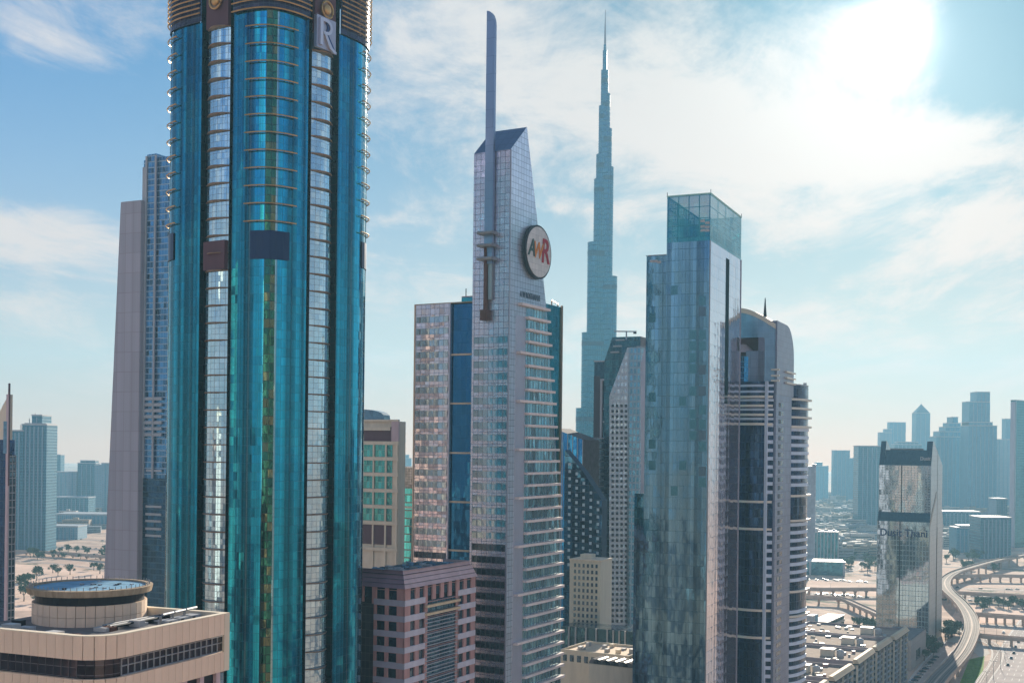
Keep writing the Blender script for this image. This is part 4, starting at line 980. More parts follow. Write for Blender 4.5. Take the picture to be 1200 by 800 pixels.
# ================================================================ I: teal mid tower with the clear glass crown
def mid_tower():
    fr = Frame(831, 400, 430, 66); t = fr.thing('skyscraper', 'square teal glass tower with see-through glass crown and pale panelled right side', 'skyscraper')
    zt = fr.z(833, 227); B1 = fr.b(782, 231); B2 = fr.b(757.5, 300); A = fr.a(869, 245)
    z2 = fr.z(782, 299, 0, B1); zc = fr.z(833, 281.5)
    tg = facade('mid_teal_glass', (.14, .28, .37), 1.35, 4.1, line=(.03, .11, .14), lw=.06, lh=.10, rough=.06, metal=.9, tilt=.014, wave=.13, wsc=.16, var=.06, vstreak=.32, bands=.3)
    MB().box(0, A, 0, B1, 0, zc).build('left_wall', tg, t)
    MB().box(.3, A-1, B1, B2, 0, z2).build('annex', tg, t)
    B3 = fr.b(741, 700)
    za = fr.z(748, 578, 1.2, B2)
    MB().box(1.2, A-1, B2, B3, 0, za).build('lower_annex', tg, t)
    # copings
    MB().box(-.1, A, B1-.1, B2+.1, z2, z2+.35).build('coping', M['steel'], t)
    # crown: clear glass box on a steel frame
    cg = facade('crown_clear_glass', (.04, .30, .36), 2.0, 4.1, line=(.03, .18, .21), lw=.08, lh=.12, rough=.05, metal=.75, tilt=.02, wave=.1, var=.1, alpha=.80)
    mb = MB().line([(0, B1), (0, 0), (A, 0), (A, B1), (0, B1)], zc, zt); mb.build('crown_glass', cg, t)
    fm = MB()
    nz = 4
    for k in range(nz+1):
        z = zc+(zt-zc)*k/nz; w = .22
        for (x0, x1, y0, y1) in ((.25, .5, .3, B1-.3), (A-.5, A-.25, .3, B1-.3), (.3, A-.3, .25, .5), (.3, A-.3, B1-.5, B1-.25)): fm.box(x0, x1, y0, y1, z-w, z)
    for i in range(5):
        for (x_, y_) in ((.4, .4+i*(B1-.8)/4), (A-.4, .4+i*(B1-.8)/4), (.4+i*(A-.8)/4, .4), (.4+i*(A-.8)/4, B1-.4)): fm.box(x_-.15, x_+.15, y_-.15, y_+.15, zc, zt-.1)
    fm.build('crown_frame', plain('teal_steel', (.05, .16, .19), .5, .3), t)
    MB().box(2.5, A-3, 3, B1*.55, zc, zc+6.5).build('plant_room', M['dark'], t)
    MB().box(5, 9, B1*.6, B1*.8, zc, zc+9).build('lift_room', M['steel'], t)
    tr = MB()
    for (x0, x1, y0, y1) in ((-.15, .1, -.15, B1+.15), (A-.1, A+.15, -.15, B1+.15), (.1, A-.1, -.15, .1), (.1, A-.1, B1-.1, B1+.15)): tr.box(x0, x1, y0, y1, zt-.1, zt+.4)
    tr.build('crown_rim', plain('pale_green_metal', (.34, .55, .46), .4, .4), t)
    for (x_, y_) in ((0, 0), (A, 0), (0, B1)): MB().cyl(x_, y_, zt, zt+1.6, .12, n=5).build('rod', M['dark'], t)
    # right side, one panel object each
    pg = facade('pale_mirror_panel', (.66, .66, .74), 50, 50, rough=.10, metal=.9, tilt=.0, wave=.30, wsc=.16, var=.0, lw=.0, lh=.0)
    g_tilt = pg
    MB().box(.1, A-.1, .12, .6, 0, zc).build('panel_backing', M['darkband'], t)
    us = [0.0, fr.a(841, 400), fr.a(849.5, 400), fr.a(853.5, 400), fr.a(861, 400), A]
    hh = 13.4/F*430
    k = 0; z = zc-.1
    zs0, zs1 = fr.z(851, 302, us[2]), fr.z(851, 460, us[2])
    while z > 40:
        for i in range(5):
            if i == 2: continue
            fbox(t, 'r', us[i]+.05, us[i+1]-.05, z-hh+.06, z-.03, -.12, .04+random.uniform(0, .03), pg, 'wall_panel')
        if z < zs1: fbox(t, 'r', us[2]+.05, us[3]-.05, z-hh+.06, z-.03, -.12, .04, pg, 'wall_panel')
        elif z > zs0: fbox(t, 'r', us[2]+.05, us[3]-.05, max(z-hh+.06, zs0), z-.03, -.12, .04, pg, 'wall_panel')
        z -= hh
    fbox(t, 'r', us[2]-.02, us[3]+.02, zs1, zs0, -.11, .09, plain('slot_black', (.006, .03, .04), .98), 'slot')
    fbox(t, 'r', A-.25, A+.15, 0, zc, .0, .3, M['lilac'], 'corner_trim'); 
    fbox(t, 'l', -.25, .12, 0, zc, .0, .3, M['steel'], 'corner_trim')
    dpane = plain('dark_teal_pane', (.08, .22, .27), .12, .8); mpane = plain('plum_pane', (.10, .17, .22), .2, .6)
    # odd darker and lighter panes that read as single squares
    for px, pys in ((823, (352, 365, 392, 405, 433, 458, 480, 497, 510, 523, 552, 565)), (812, (392, 405, 419, 432, 458, 485, 497, 510)), (764, (372, 465, 520, 545)), (790, (340, 575)), (800, (470, 545))):
        for py in pys:
            u_ = fr.b(px, py); 
            if u_ > B2: continue
            z = fr.z(px, py, 0, u_); fbox(t, 'l', u_-1.3, u_+1.3, z-1.7, z+1.7, -.28 if u_ > B1 else 0.01, -.24 if u_ > B1 else .05, mpane if random.random() < .2 else dpane, 'dark_pane')
    for i, (px, py) in enumerate(((823.5, 259), (823.5, 265.5), (823.5, 270), (829, 261), (829, 266), (829, 270), (764, 306), (768, 306), (772, 307))):
        u_ = fr.b(px, py); z = fr.z(px, py, 0, u_); fbox(t, 'l', u_-.8, u_+.8, z-.45, z+.45, .02 if px > 800 else -.29, .1 if px > 800 else -.2, M['white'], 'lit_pane')  # white paint; the three at left stand in for unreadable lit letters
mid_tower()

# ================================================================ J: twin curved tower with arch crown and ring lips
def arch_tower():
    fr = Frame(908, 450, 480, 63); t = fr.thing('curved_tower', 'tall curved tower with arched crown, spire and stacks of pale ring balconies', 'skyscraper')
    B = fr.b(858, 450); a0 = fr.a(926, 450); A = fr.a(947.5, 460)
    zL = fr.z(905, 447, 0, 2); zR = fr.z(930, 451, a0+3); zA = fr.z(909, 384)
    dg = facade('navy_curved_glass', (.006, .028, .08), 1.6, 3.36, line=(.03, .06, .11), lh=.18, rough=.08, metal=.8, tilt=.05, wave=.3, var=.4)
    wh = plain('white_spandrel', (.60, .70, .82), .5, .1, .08)
    lip = plain('pale_gold_lip', (.75, .70, .60), .45, .2, .08)
    # left wing: shallow convex bow along +y
    def bow(off=0.0, y0=0.3, y1=None, n=10, bulge=2.6):
        y1 = B if y1 is None else y1
        return [(-(bulge*sin(pi*(y-0.3)/(B-.3))+off), y) for y in [y0+(y1-y0)*i/n for i in range(n+1)]]
    def bowr(off=0.0, n=12):
        pts = []
        x0, x1 = a0, A; w = x1-x0
        for i in range(n+1):
            a = pi*(1.0+.56*i/n) ; pts.append((x0+w*.52+(w*.48+off)*cos(a), 2.8+(6.2+off)*sin(a)*.95))
        return pts
    L = bow(); MB().prism(L+[(20, B), (20, .3)][::1], 0, zL).build('left_wing', dg, t)
    Rr = bowr(); MB().prism(Rr+[(A-.5, 16), (a0, 16)], 0, zR).build('right_wing', dg, t)
    fl = 9.8/F*480
    def ribbon(path, z0, z1, name, m_, off):
        mb = MB(); p = path(off); q = path(0)
        mb.line(p, z0, z1)
        for i in range(len(p)-1):
            mb.quad([(p[i][0], p[i][1], z1), (p[i+1][0], p[i+1][1], z1), (q[i+1][0], q[i+1][1], z1), (q[i][0], q[i][1], z1)])
            mb.quad([(p[i][0], p[i][1], z0), (q[i][0], q[i][1], z0), (q[i+1][0], q[i+1][1], z0), (p[i+1][0], p[i+1][1], z0)])
        return mb.mesh(name, m_)
    uv_ = fr.b(899, 600)
    sp_l = ribbon(lambda o: bow(o, .3, uv_-.3, 4), 0, fl*.42, 'spandrel', wh, .35)
    sp_r = ribbon(lambda o: bowr(o), 0, fl*.42, 'spandrel', wh, .35)
    sp_lf = ribbon(lambda o: bow(o), 0, .9, 'spandrel', wh, .35)
    lip_l = ribbon(lambda o: bow(o), 0, .9, 'ring_lip', lip, 1.5)
    lip_r = ribbon(lambda o: bowr(o), 0, .9, 'ring_lip', lip, 1.6)
    z = zL-1; k = 0
    blkL = [(fr.z(905, 588), fr.z(905, 620)), (fr.z(905, 715), fr.z(905, 747))]
    z = fr.z(905, 500)
    while z > 35:
        if not any(lo-1 < z < hi+1 for hi, lo in blkL): put('spandrel', sp_l, t, (0, 0, z))
        z -= fl
    blkR = [(fr.z(940, 581), fr.z(940, 610)), (fr.z(940, 693), fr.z(940, 722))]
    z = fr.z(938, 505, a0+4)
    while z > 30:
        if not any(lo-1 < z < hi+1 for hi, lo in blkR): put('spandrel', sp_r, t, (0, 0, z))
        z -= fl
    for py in (465, 475.5, 486, 497, 588, 620, 715, 747): put('ring_lip', lip_l, t, (0, 0, fr.z(905, py)-.4))
    for py in (468, 478.5, 489, 500, 581, 610, 693, 722): put('ring_lip', lip_r, t, (0, 0, fr.z(938, py, a0+4)-.4))
    for py in (453, 460, 470, 481, 492): put('spandrel', sp_lf, t, (0, 0, fr.z(905, py)))
    # white verticals on the left wing
    for px in (898.5, 889 if False else 898.5)[:1]:
        y_ = fr.b(px, 600); MB().box(-3.0, -1.2, y_-.5, y_+.5, 0, zL).build('white_pier', wh, t)
    # grey middle shaft with a column of small windows
    MB().box(.2, a0+.5, -.6, 12, 0, zA-9).build('middle_shaft', facade('shaft_panel', (.22, .26, .36), 2.5, 3.36, line=(.12, .14, .2), lw=.08, lh=.10, rough=.4, metal=.4, var=.10), t)
    z = fr.z(912, 470); u1, u2 = fr.a(909.5, 600), fr.a(915, 600); n = 0
    while z > 30:
        fbox(t, 'r', u1, u2, z-2.2, z-.4, .6, .7, M['win'], 'window'); z -= fl
    # arch crown, left: curved deep frame round an opening, cream roof band
    zo1 = fr.z(890, 395, 0, 6); zo0 = zL
    yo0, yo1 = fr.b(896, 420), B*1.0
    def top(y): return zA+ (fr.z(868, 368, 0, fr.b(868, 368))-zA+1.0)*sin(pi/2*min(y/(B*.92), 1))
    ys = [B*i/10 for i in range(11)]
    fm = MB()
    poly = [(0, zo0)]+[(0, top(0))]+[(y, top(y)) for y in ys[1:]]+[(B, zo1), (yo0+.6, zo1), (yo0, zo1-1), (yo0, zo0)]
    fm.extr(poly[::-1], 0, 9, 'x').build('arch_frame', facade('arch_panel', (.22, .38, .52), 2.4, 2.4, line=(.14, .22, .3), lw=.06, lh=.06, rough=.25, metal=.6, wave=.1, var=.08), t)
    rb = MB()
    for i in range(10):
        y0_, y1_ = ys[i], ys[i+1]
        rb.quad([(-.5, y0_, top(y0_)-.4), (-.5, y1_, top(y1_)-.4), (-.1, y1_, top(y1_)+1.6), (-.1, y0_, top(y0_)+1.6)][::-1])
        rb.quad([(-.1, y0_, top(y0_)+1.6), (-.1, y1_, top(y1_)+1.6), (9.4, y1_, top(y1_)+1.6), (9.4, y0_, top(y0_)+1.6)][::-1])
    rb.quad([(-.5, 0, top(0)-.4), (-.1, 0, top(0)+1.6), (9.4, 0, top(0)+1.6), (9.4, 0, top(0)-.4)])
    rb.build('arch_roof', M['cream'], t)
    MB().box(7, 9.2, yo0, B, zo0, zo1+.4).build('opening_back', M['maroon'], t)
    MB().cyl(4.2, B*.80, zL, fr.z(875, 417, 0, 8), 5.0, n=20).build('blue_drum', facade('drum_glass', (.03, .25, .50), 1.5, 2.2, line=(.10, .35, .55), lh=.25, rough=.1, metal=.8, var=.2), t)
    MB().cyl(4.2, B*.80, fr.z(875, 412, 0, 8), fr.z(875, 402, 0, 8), 4.6, 1.2, n=16).build('drum_cap', M['palepink'], t)
    MB().box(.4, 8.8, yo0-.1, yo0+.2, zo0, zo1).build('opening_side', M['palepink'], t)
    # right grey quarter arch
    x1 = fr.a(928.5, 420); zs = fr.z(909, 375.5); zb_ = fr.z(927, 449, x1)
    poly = [(0.2, zb_-6), (x1, zb_-6), (x1, zs-14)]
    for i in range(1, 9):
        a = pi/2*i/8; poly.append((x1-(x1*.45)*(1-cos(a)), zs-14+13.6*sin(a)))
    poly.append((0.2, zs))
    MB().extr([(p_[0], p_[1]) for p_ in poly][::-1], -.7, 7, 'y').build('quarter_arch', facade('grey_arch_panel', (.20, .21, .29), 1.8, 2.2, line=(.12, .13, .18), lw=.06, lh=.06, rough=.35, metal=.5, var=.08), t)
    for py in (433, 440, 446):
        z = fr.z(909, py)
        MB().box(-.9, .5, -1.9, 1.4, z-.35, z+.35).build('corner_lip', lip, t)
        fbox(t, 'r', fr.a(918, py), x1+.3, z-.35, z+.35, .7, 1.6, lip, 'corner_lip')
    # spire
    sy = fr.b(896.5, 370, 5); zb = fr.z(896.5, 376, 5, sy)
    MB().cyl(5, sy, zb-4, fr.z(896.5, 349, 5, sy), 1.15, .15, 8).build('spire', M['dark'], t)
    MB().box(A-1.5, A-.2, .8, 2.0, zR-1, zR+2.5).build('roof_fin', M['steel'], t)
    MB().prism(Rr+[(A-.5, 16), (a0, 16)], zR+.05, zR+.6).build('roof', M['steel'], t)
arch_tower()

# ================================================================ K: wedge hotel with the lettering
def wedge_hotel():
    fr = Frame(1089.5, 600, 890, 62); t = fr.thing('hotel_tower', 'wedge-shaped glass hotel with dark sloping roof bands and Dusit Thani lettering', 'hotel')
    B = fr.b(1028, 620); 
    # depths of the side profile (x) : lower front 0, upper front 4
    xu = 4.5
    zA0 = fr.z(1089, 755); zA0 = 0
    z1 = fr.z(1088, 612); z2 = fr.z(1090, 601, xu); z3 = fr.z(1091, 545.5, xu); z4 = fr.z(1097, 517, 13)
    D = fr.a(1104.5, 640) ; xt0, xt1 = 12.5, min(15.5, D*.6)
    D = max(D, 24)
    gf = facade('hotel_mirror_glass', (.34, .41, .45), 2.35, 3.75, line=(.50, .58, .58), lw=.22, lh=.24, rough=.05, metal=.9, tilt=.005, wave=.05, wsc=.10, var=.08)
    dkb = facade('dark_teal_slope', (.005, .05, .09), 2.35, 3.75, line=(.01, .05, .08), lw=.08, lh=.1, rough=.15, metal=.7, wave=.05, var=.1)
    side = facade('pale_side_panel', (.40, .47, .50), 1.9, 3.75, line=(.25, .32, .36), lw=.10, lh=.14, rough=.35, metal=.5, wave=.05, var=.08)
    Bi0, Bi1 = 4.2, B-3.8      # inner part between the end fins
    def strip(x0, za, x1, zb, y0, y1, name, m_):
        mb = MB(); L = sqrt((x1-x0)**2+(zb-za)**2)
        mb.quad([(x0, y1, za), (x0, y0, za), (x1, y0, zb), (x1, y1, zb)], [(B-y1, za), (B-y0, za), (B-y0, za+L), (B-y1, za+L)]); mb.build(name, m_, t)
    strip(0, 0, 0, z1, 0, B, 'front_glass', gf); strip(0, z1, xu, z2, -.05, B+.05, 'sloped_band', dkb)
    strip(xu, z2, xu, z3, 0, B, 'upper_glass', gf)
    zm = fr.z(1060, 527, 10.5, B/2)
    strip(xu, z3, 10.5, zm, Bi0, Bi1, 'sloped_roof', dkb); strip(xu, z3, xt0, z4, 0, Bi0, 'roof_fin', dkb); strip(xu, z3, xt0, z4, Bi1, B, 'roof_fin', dkb)
    def prof():
        return [(0, 0), (0, z1), (xu, z2), (xu, z3), (xt0, z4), (xt1, z4), (D-xu, z3), (D-xu, z2), (D, z1), (D, 0)]
    for y0, nm in ((0, 'side_wall'), (B, 'side_wall')):
        mb = MB(); p = prof(); pp = p if y0 else p[::-1]
        mb.quad([(q[0], y0, q[1]) for q in pp], [(q[0], q[1]) for q in pp]); mb.build(nm, side, t)
    for y0 in (Bi0, Bi1):
        mb = MB(); mb.quad([(xu, y0, z3), (xt0, y0, z4), (xt1, y0, z4), (D-xu, y0, z3)]); mb.build('fin_inner', side, t)
    mb = MB(); mb.quad([(10.5, Bi0, zm), (10.5, Bi1, zm), (D-xu, Bi1, zm-4), (D-xu, Bi0, zm-4)][::-1]); mb.box(12, 15, Bi0+3, Bi1-3, zm-2, zm+1.2); mb.build('roof', M['roof'], t)
    for (y0, y1) in ((0, Bi0), (Bi1, B)):
        mb = MB(); mb.quad([(xt0, y0, z4), (xt0, y1, z4), (xt1, y1, z4), (xt1, y0, z4)][::-1]); mb.build('fin_top', M['darkband'], t)
    p = prof()
    for a_, c_ in zip(p[5:], p[6:]):
        for (y0, y1) in (((0, Bi0), (Bi1, B)) if a_ == p[5] else ((0, B),)):
            mb = MB(); mb.quad([(a_[0], y0, a_[1]), (c_[0], y0, c_[1]), (c_[0], y1, c_[1]), (a_[0], y1, a_[1])]); mb.build('rear_wall', side, t)
    # side: dark diagonal strip and dark wedge slit
    mb = MB(); x1 = fr.a(1097, 584) 
    mb.extr([(0.1, 0), (.9, 0), (.9, z1-4), (x1, fr.z(1097, 583, x1)), (x1, fr.z(1097, 583, x1)+5), (.1, z1)][::-1], -.25, .0, 'y'); mb.build('dark_diagonal', M['darkband'], t)
    xm = (fr.a(1097, 700)); mb = MB(); zz = fr.z(1098, 617, xm)
    mb.extr([(xm-1.6, 0), (xm+1.9, 0), (xm+1.4, zz-10), (xm+.1, zz), (xm-1.2, zz-16)][::-1], -.3, .0, 'y'); mb.build('dark_slit', M['darkband'], t)
    mb = MB(); mb.box(xm-.2, xm+.2, -.2, 0, zz, z4-6); mb.build('joint', M['steel'], t)
    # central joint and grid of bars on the front (picked out in the lower half)
    fbox(t, 'l', B*.56-.35, B*.56+.35, 0, z1, 0, .35, M['dark'], 'centre_joint'); fbox(t, 'l', B*.56-.35, B*.56+.35, z2, z3, -xu, -xu+.35, M['dark'], 'centre_joint')
    bar = plain('pale_mullion', (.46, .56, .56), .5, .2)
    nb_ = int(B/4.7)
    for i in range(nb_+1):
        u_ = B*i/nb_; fbox(t, 'l', u_-.13, u_+.13, 0, z1, 0, .22, bar, 'mullion'); fbox(t, 'l', u_-.13, u_+.13, z2, z3, -xu, -xu+.2, bar, 'mullion')
    z = 3.75
    while z < z1-1: fbox(t, 'l', 0, B, z-.12, z+.12, 0, .18, bar, 'transom'); z += 3.75
    z = z2+3.75
    while z < z3-1: fbox(t, 'l', 0, B, z-.12, z+.12, -xu, -xu+.18, bar, 'transom'); z += 3.75
    me = text_mesh('Dusit Thani', 7.4, .15, plain('navy_sign_paint', (.02, .04, .12), .5), 0, .10)
    put_text('lettering', me, t, 'l', B*.49, fr.z(1058, 628, 0, B/2), .5, 1.0, 1.05)
    me = text_mesh('Dusit', 3.4, .1, M['white'], 0, .05)
    put_text('lettering', me, t, 'l', fr.b(1083, 535), fr.z(1083, 539, 7), -5.0, 1.0, 1.1)
    # small plinth wall beside it
    fr2 = Frame(1085, 745, 845, 62); t2 = fr2.thing('car_park', 'plain grey-beige wall building between the stepped blocks and the wedge hotel', 'building')
    b2 = fr2.b(1058, 770)
    MB().box(-60, 0, 0, 22, 0, 20).build('wall', facade('carpark_panel', (.36, .32, .30), 9, 8, line=(.22, .2, .2), lw=.12, lh=.12, metal=0, rough=.8, var=.08), t2)
    MB().box(-60, 0, .5, 22, 20.1, 20.6).build('roof', M['roof'], t2)
    for i in range(3): fbox(t2, 'r', -40+i*6, -36+i*6, 4, 11, 0, .2, M['win'], 'window')
wedge_hotel()

# ================================================================ L: teal tower at the right edge, P: tower sliver at the left edge
def edge_towers():
    fr = Frame(1189, 600, 1850, 40); t = fr.thing('teal_tower', 'teal glass tower cut by the right edge of the view', 'skyscraper')
    b = fr.b(1183, 600); zt = fr.z(1189, 469); A = 46
    MB().box(0, A, 0, b, 0, zt).build('glass_wall', facade('edge_teal_glass', (.02, .20, .27), 2.2, 4.0, line=(.02, .10, .14), lh=.4, rough=.1, metal=.85, tilt=.03, wave=.15, var=.15, vstreak=.2), t)
    fbox(t, 'l', 0.5, b, 0, zt-2, 0, .3, M['lilac'], 'side_panel')
    MB().box(-.3, A+.3, -.3, b+.3, zt, zt+1).build('coping', M['steel'], t)
    fbox(t, 'r', .0, .8, 0, zt, 0, .5, M['lilac'], 'corner_trim')
    fr = Frame(9, 560, 520, 64); t = fr.thing('spired_tower', 'tower sliver at the left edge with cream curved top, thin needle and latticed side', 'skyscraper')
    a_ = fr.a(16, 650); zt = fr.z(5, 515, 0, 2); zc = fr.z(6, 462, 0, 2)
    MB().box(.2, a_*.98, .02, 30, 0, zt).build('glass_wall', facade('left_navy_glass', (.02, .05, .13), 2, 3.6, line=(.03, .05, .09), wave=.1), t)
    MB().extr([(0, zt), (8, zt), (7, zt+10), (3.2, zc-4), (0, zc)], 0.2, a_*.6, 'x').build('curved_top', M['cream'], t)
    fbox(t, 'l', .2, 2.4, zt-6, zt+8, 0, .5, M['blueroof'], 'top_panel')
    fbox(t, 'l', -.6, .8, 0, zc, -.2, .5, M['palepink'], 'corner_pier')
    MB().box(-.35, .25, -.8, -.1, zt-20, fr.z(9.5, 449)).build('needle', M['maroon'], t)
    a = fr.a(17, 650)
    z2 = fr.z(14, 533, 4)
    MB().box(.6, a, .0, 12, 0, z2).build('side_wall', M['darkband'], t)
    MB().extr([(0.6, z2), (a*.7, z2), (.6, z2+20)][::-1], .3, 4, 'y').build('side_cap', M['cream'], t)
    z = z2-.3; n = 0
    while z > 45:
        for i in range(2): fbox(t, 'r', .9+i*(a-.6)/2, .9+(i+1)*(a-.6)/2-.5, z-2.6, z-.6, 0, .18, M['win'], 'window')
        fbox(t, 'r', .6, a, z-.35, z+.05, 0, .35, M['palegrey'], 'sill'); z -= 3.2
    for i in range(3): fbox(t, 'r', .6+i*(a-.6)/2-.12, .6+i*(a-.6)/2+.16, 0, z2, 0, .3, M['palegrey'], 'pilaster')
edge_towers()
# ================================================================ roads
def smooth(pts, n=6):
    out = []
    P = [Vector(p) for p in pts]; P = [P[0]*2-P[1]]+P+[P[-1]*2-P[-2]]
    for i in range(1, len(P)-2):
        for k in range(n):
            t = k/n; a, b_, c, d_ = P[i-1], P[i], P[i+1], P[i+2]
            out.append(.5*((2*b_)+(c-a)*t+(2*a-5*b_+4*c-d_)*t*t+(3*b_-a-3*c+d_)*t**3))
    out.append(P[-2]); return out
def ribbon(mb, pts, w0, w1, dz=0.0, m=0, dash=None):
    """strip between the offsets w0..w1 left of the path"""
    N = len(pts); L = []; u = 0
    for i, p in enumerate(pts):
        t = (pts[min(i+1, N-1)]-pts[max(i-1, 0)]); t.z = 0; t.normalize(); n = Vector((-t.y, t.x, 0))
        L.append((p+n*w0+Vector((0, 0, dz)), p+n*w1+Vector((0, 0, dz))))
    for i in range(N-1):
        d_ = (pts[i+1]-pts[i]).length
        mb.quad([L[i][0], L[i+1][0], L[i+1][1], L[i][1]], [(u, w0), (u+d_, w0), (u+d_, w1), (u, w1)], m); u += d_
    return L
def asphalt(name, c=(.27, .21, .19)):
    m, nb, p = newmat(name); tc = nb.n('ShaderNodeTexCoord').outputs['Object']
    n = nb.noise(tc, .05, 5, .6); nb.inp(p.inputs['Base Color'], nb.v('SCALE', c, None, nb.rng(n, .3, .7, .8, 1.25, False))); p.inputs['Roughness'].default_value = .9; p.inputs['Specular IOR Level'].default_value = .1; return m
AS = asphalt('asphalt'); AS2 = asphalt('worn_asphalt', (.44, .33, .28)); LINEP = plain('road_paint', (.75, .74, .70), .7)
KERB = plain('kerb_stone', (.52, .48, .44), .8); DECK = plain('viaduct_concrete', (.50, .37, .30), .8, 0, .12)
def road(name, pix, w, m=AS, z=0.02, lanes=3, kerb=True, elevated=0.0):
    pts = smooth([gnd(px, py, elevated) for px, py in pix])
    mb = MB(); ribbon(mb, pts, -w/2, w/2, z, 0)
    for k in range(1, lanes):
        o = -w/2+w*k/lanes
        for i in range(0, len(pts)-1, 1):
            a, b_ = pts[i], pts[i+1]; L = (b_-a).length; n = max(1, int(L/12))
            for j in range(n): ribbon(mb, [a+(b_-a)*(j/n), a+(b_-a)*((j+.4)/n)], o-.12, o+.12, z+.01, 1)
    for s_ in (-1, 1): ribbon(mb, pts, s_*(w/2-.5)-.12, s_*(w/2-.5)+.12, z+.01, 1)
    if kerb:
        for s_ in (-1, 1):
            a0, a1 = sorted((s_*w/2, s_*(w/2+.5)))
            ribbon(mb, pts, a0, a1, z+.13, 2)
            L = ribbon(MB(), pts, s_*w/2, s_*w/2)
            for i in range(len(pts)-1):
                for off in (s_*w/2, s_*(w/2+.5)):
                    pass
            for i in range(len(pts)-1):
                q0, q1 = L[i][0], L[i+1][0]; mb.quad([(q0.x, q0.y, q0.z), (q1.x, q1.y, q1.z), (q1.x, q1.y, q1.z+z+.13), (q0.x, q0.y, q0.z+z+.13)], None, 2)
    o = setting(mb, name, [m, LINEP, KERB]); return pts
def flyover(label, pix, w, h, npier, cat='bridge', rails=False, name='flyover', group=None):
    pts = smooth([gnd(px, py, h) for px, py in pix]); o = pts[0].copy(); o.z = 0
    t = thing(name, label, cat, o, 0, group); P = [p-o for p in pts]
    mb = MB(); Lt = ribbon(mb, P, -w/2, w/2, 0, 1)
    for i in range(len(P)-1):
        for k in (0, 1):
            a, b_ = Lt[i][k], Lt[i+1][k]; mb.quad([a-Vector((0, 0, 1.6)), b_-Vector((0, 0, 1.6)), b_, a], None, 0)
        a0, b0 = Lt[i]; a1, b1 = Lt[i+1]; d_ = Vector((0, 0, 1.6)); mb.quad([a0-d_, b0-d_, b1-d_, a1-d_], None, 0)
    mb.build('deck', [DECK, AS2 if not rails else plain('track_bed', (.26, .22, .20), .85)], t)
    for s_ in (-1, 1):
        mb = MB(); a0, a1 = s_*w/2, s_*(w/2-.35); hh = 1.3
        R = ribbon(mb, P, min(a0, a1), max(a0, a1), hh, 0)
        for i in range(len(P)-1):
            for k in (0, 1):
                a, b_ = R[i][k], R[i+1][k]; mb.quad([a-Vector((0, 0, hh)), b_-Vector((0, 0, hh)), b_, a])
        mb.build('parapet', DECK, t)
    if rails:
        mb = MB()
        for o_ in (-3.3, -1.8, 1.8, 3.3): ribbon(mb, P, o_-.16, o_+.16, .18, 0)
        mb.build('rail', plain('dull_rail', (.12, .09, .08), .85), t)
        mb = MB(); ribbon(mb, P, -.55, .55, .5, 0); mb.build('centre_walkway', DECK, t)
    # piers at even steps
    tot = [0]
    for a, b_ in zip(P, P[1:]): tot.append(tot[-1]+(b_-a).length)
    for k in range(npier):
        s_ = tot[-1]*(k+.5)/npier; i = max(j for j in range(len(tot)) if tot[j] <= s_); i = min(i, len(P)-2)
        q = P[i].lerp(P[i+1], (s_-tot[i])/max(tot[i+1]-tot[i], .01)); mp = MB().cyl(0, 0, 0, h-3, 1.1, n=10); mp.quad([(-1, -1, h-3), (1, -1, h-3), (w*.32, 1, h-1.55), (-w*.32, 1, h-1.55)]); mp.box(-w*.3, w*.3, -.9, .9, h-3, h-1.65)
        tdir = (P[i+1]-P[i]); o2 = mp.build('pier', DECK, t, (q.x, q.y, 0)); o2.rotation_euler.z = atan2(tdir.y, tdir.x)+pi/2
    return pts
R_ = {}
R_['h1'] = road('highway', [(900, 676), (960, 679), (1030, 683), (1100, 688), (1215, 692)], 16, AS2, lanes=4)
R_['h2'] = road('highway', [(900, 692), (960, 696), (1030, 700), (1110, 702), (1215, 706)], 18, AS, lanes=5)
R_['h3'] = road('road', [(900, 706), (960, 712), (1010, 722), (1040, 735)], 9, AS2, lanes=2)
R_['h4'] = road('road', [(1100, 738), (1150, 733), (1215, 734)], 11, AS2, lanes=3, z=.03)
R_['main'] = road('main_road', [(1230, 712), (1210, 745), (1198, 770), (1184, 800), (1166, 840)], 34, asphalt('pale_asphalt', (.38, .32, .30)), lanes=8)
R_['ramp'] = road('slip_road', [(1128, 738), (1146, 747), (1162, 754), (1169, 764), (1166, 778), (1156, 792), (1146, 808), (1138, 830)], 7.5, AS, lanes=2, z=.05)
R_['park'] = road('parking_street', [(1118, 752), (1100, 768), (1084, 788), (1068, 812)], 12, AS2, lanes=2)
R_['l1'] = road('highway', [(-20, 629), (60, 631), (140, 634), (220, 638)], 18, AS2, lanes=4)
R_['l2'] = road('highway', [(-20, 638), (60, 641), (140, 645), (220, 650)], 20, AS, lanes=4, z=.03)
R_['l3'] = road('road', [(-20, 655), (60, 660), (110, 666), (160, 676)], 8, AS2, lanes=2)
R_['r4'] = road('road', [(985, 672), (1005, 664), (1022, 650), (1030, 632), (1034, 610)], 12, AS2, lanes=3)
R_['r5'] = road('road', [(1105, 640), (1150, 641), (1215, 646)], 12, AS2, lanes=3)
R_['l4'] = road('road', [(-20, 614), (60, 615), (140, 618), (200, 620)], 14, AS, lanes=3)
R_['l5'] = road('road', [(-20, 622), (60, 622.5), (140, 625.5), (200, 628)], 12, AS2, lanes=3, z=.03)
R_['r6'] = road('road', [(930, 668.5), (990, 671.5), (1060, 676), (1110, 681)], 12, AS, lanes=3, z=.03)
R_['r7'] = road('road', [(1115, 698), (1150, 699.5), (1215, 700)], 12, AS2, lanes=3, z=.045)
R_['r8'] = road('road', [(1100, 664), (1150, 665), (1215, 668)], 14, AS, lanes=3, z=.03)
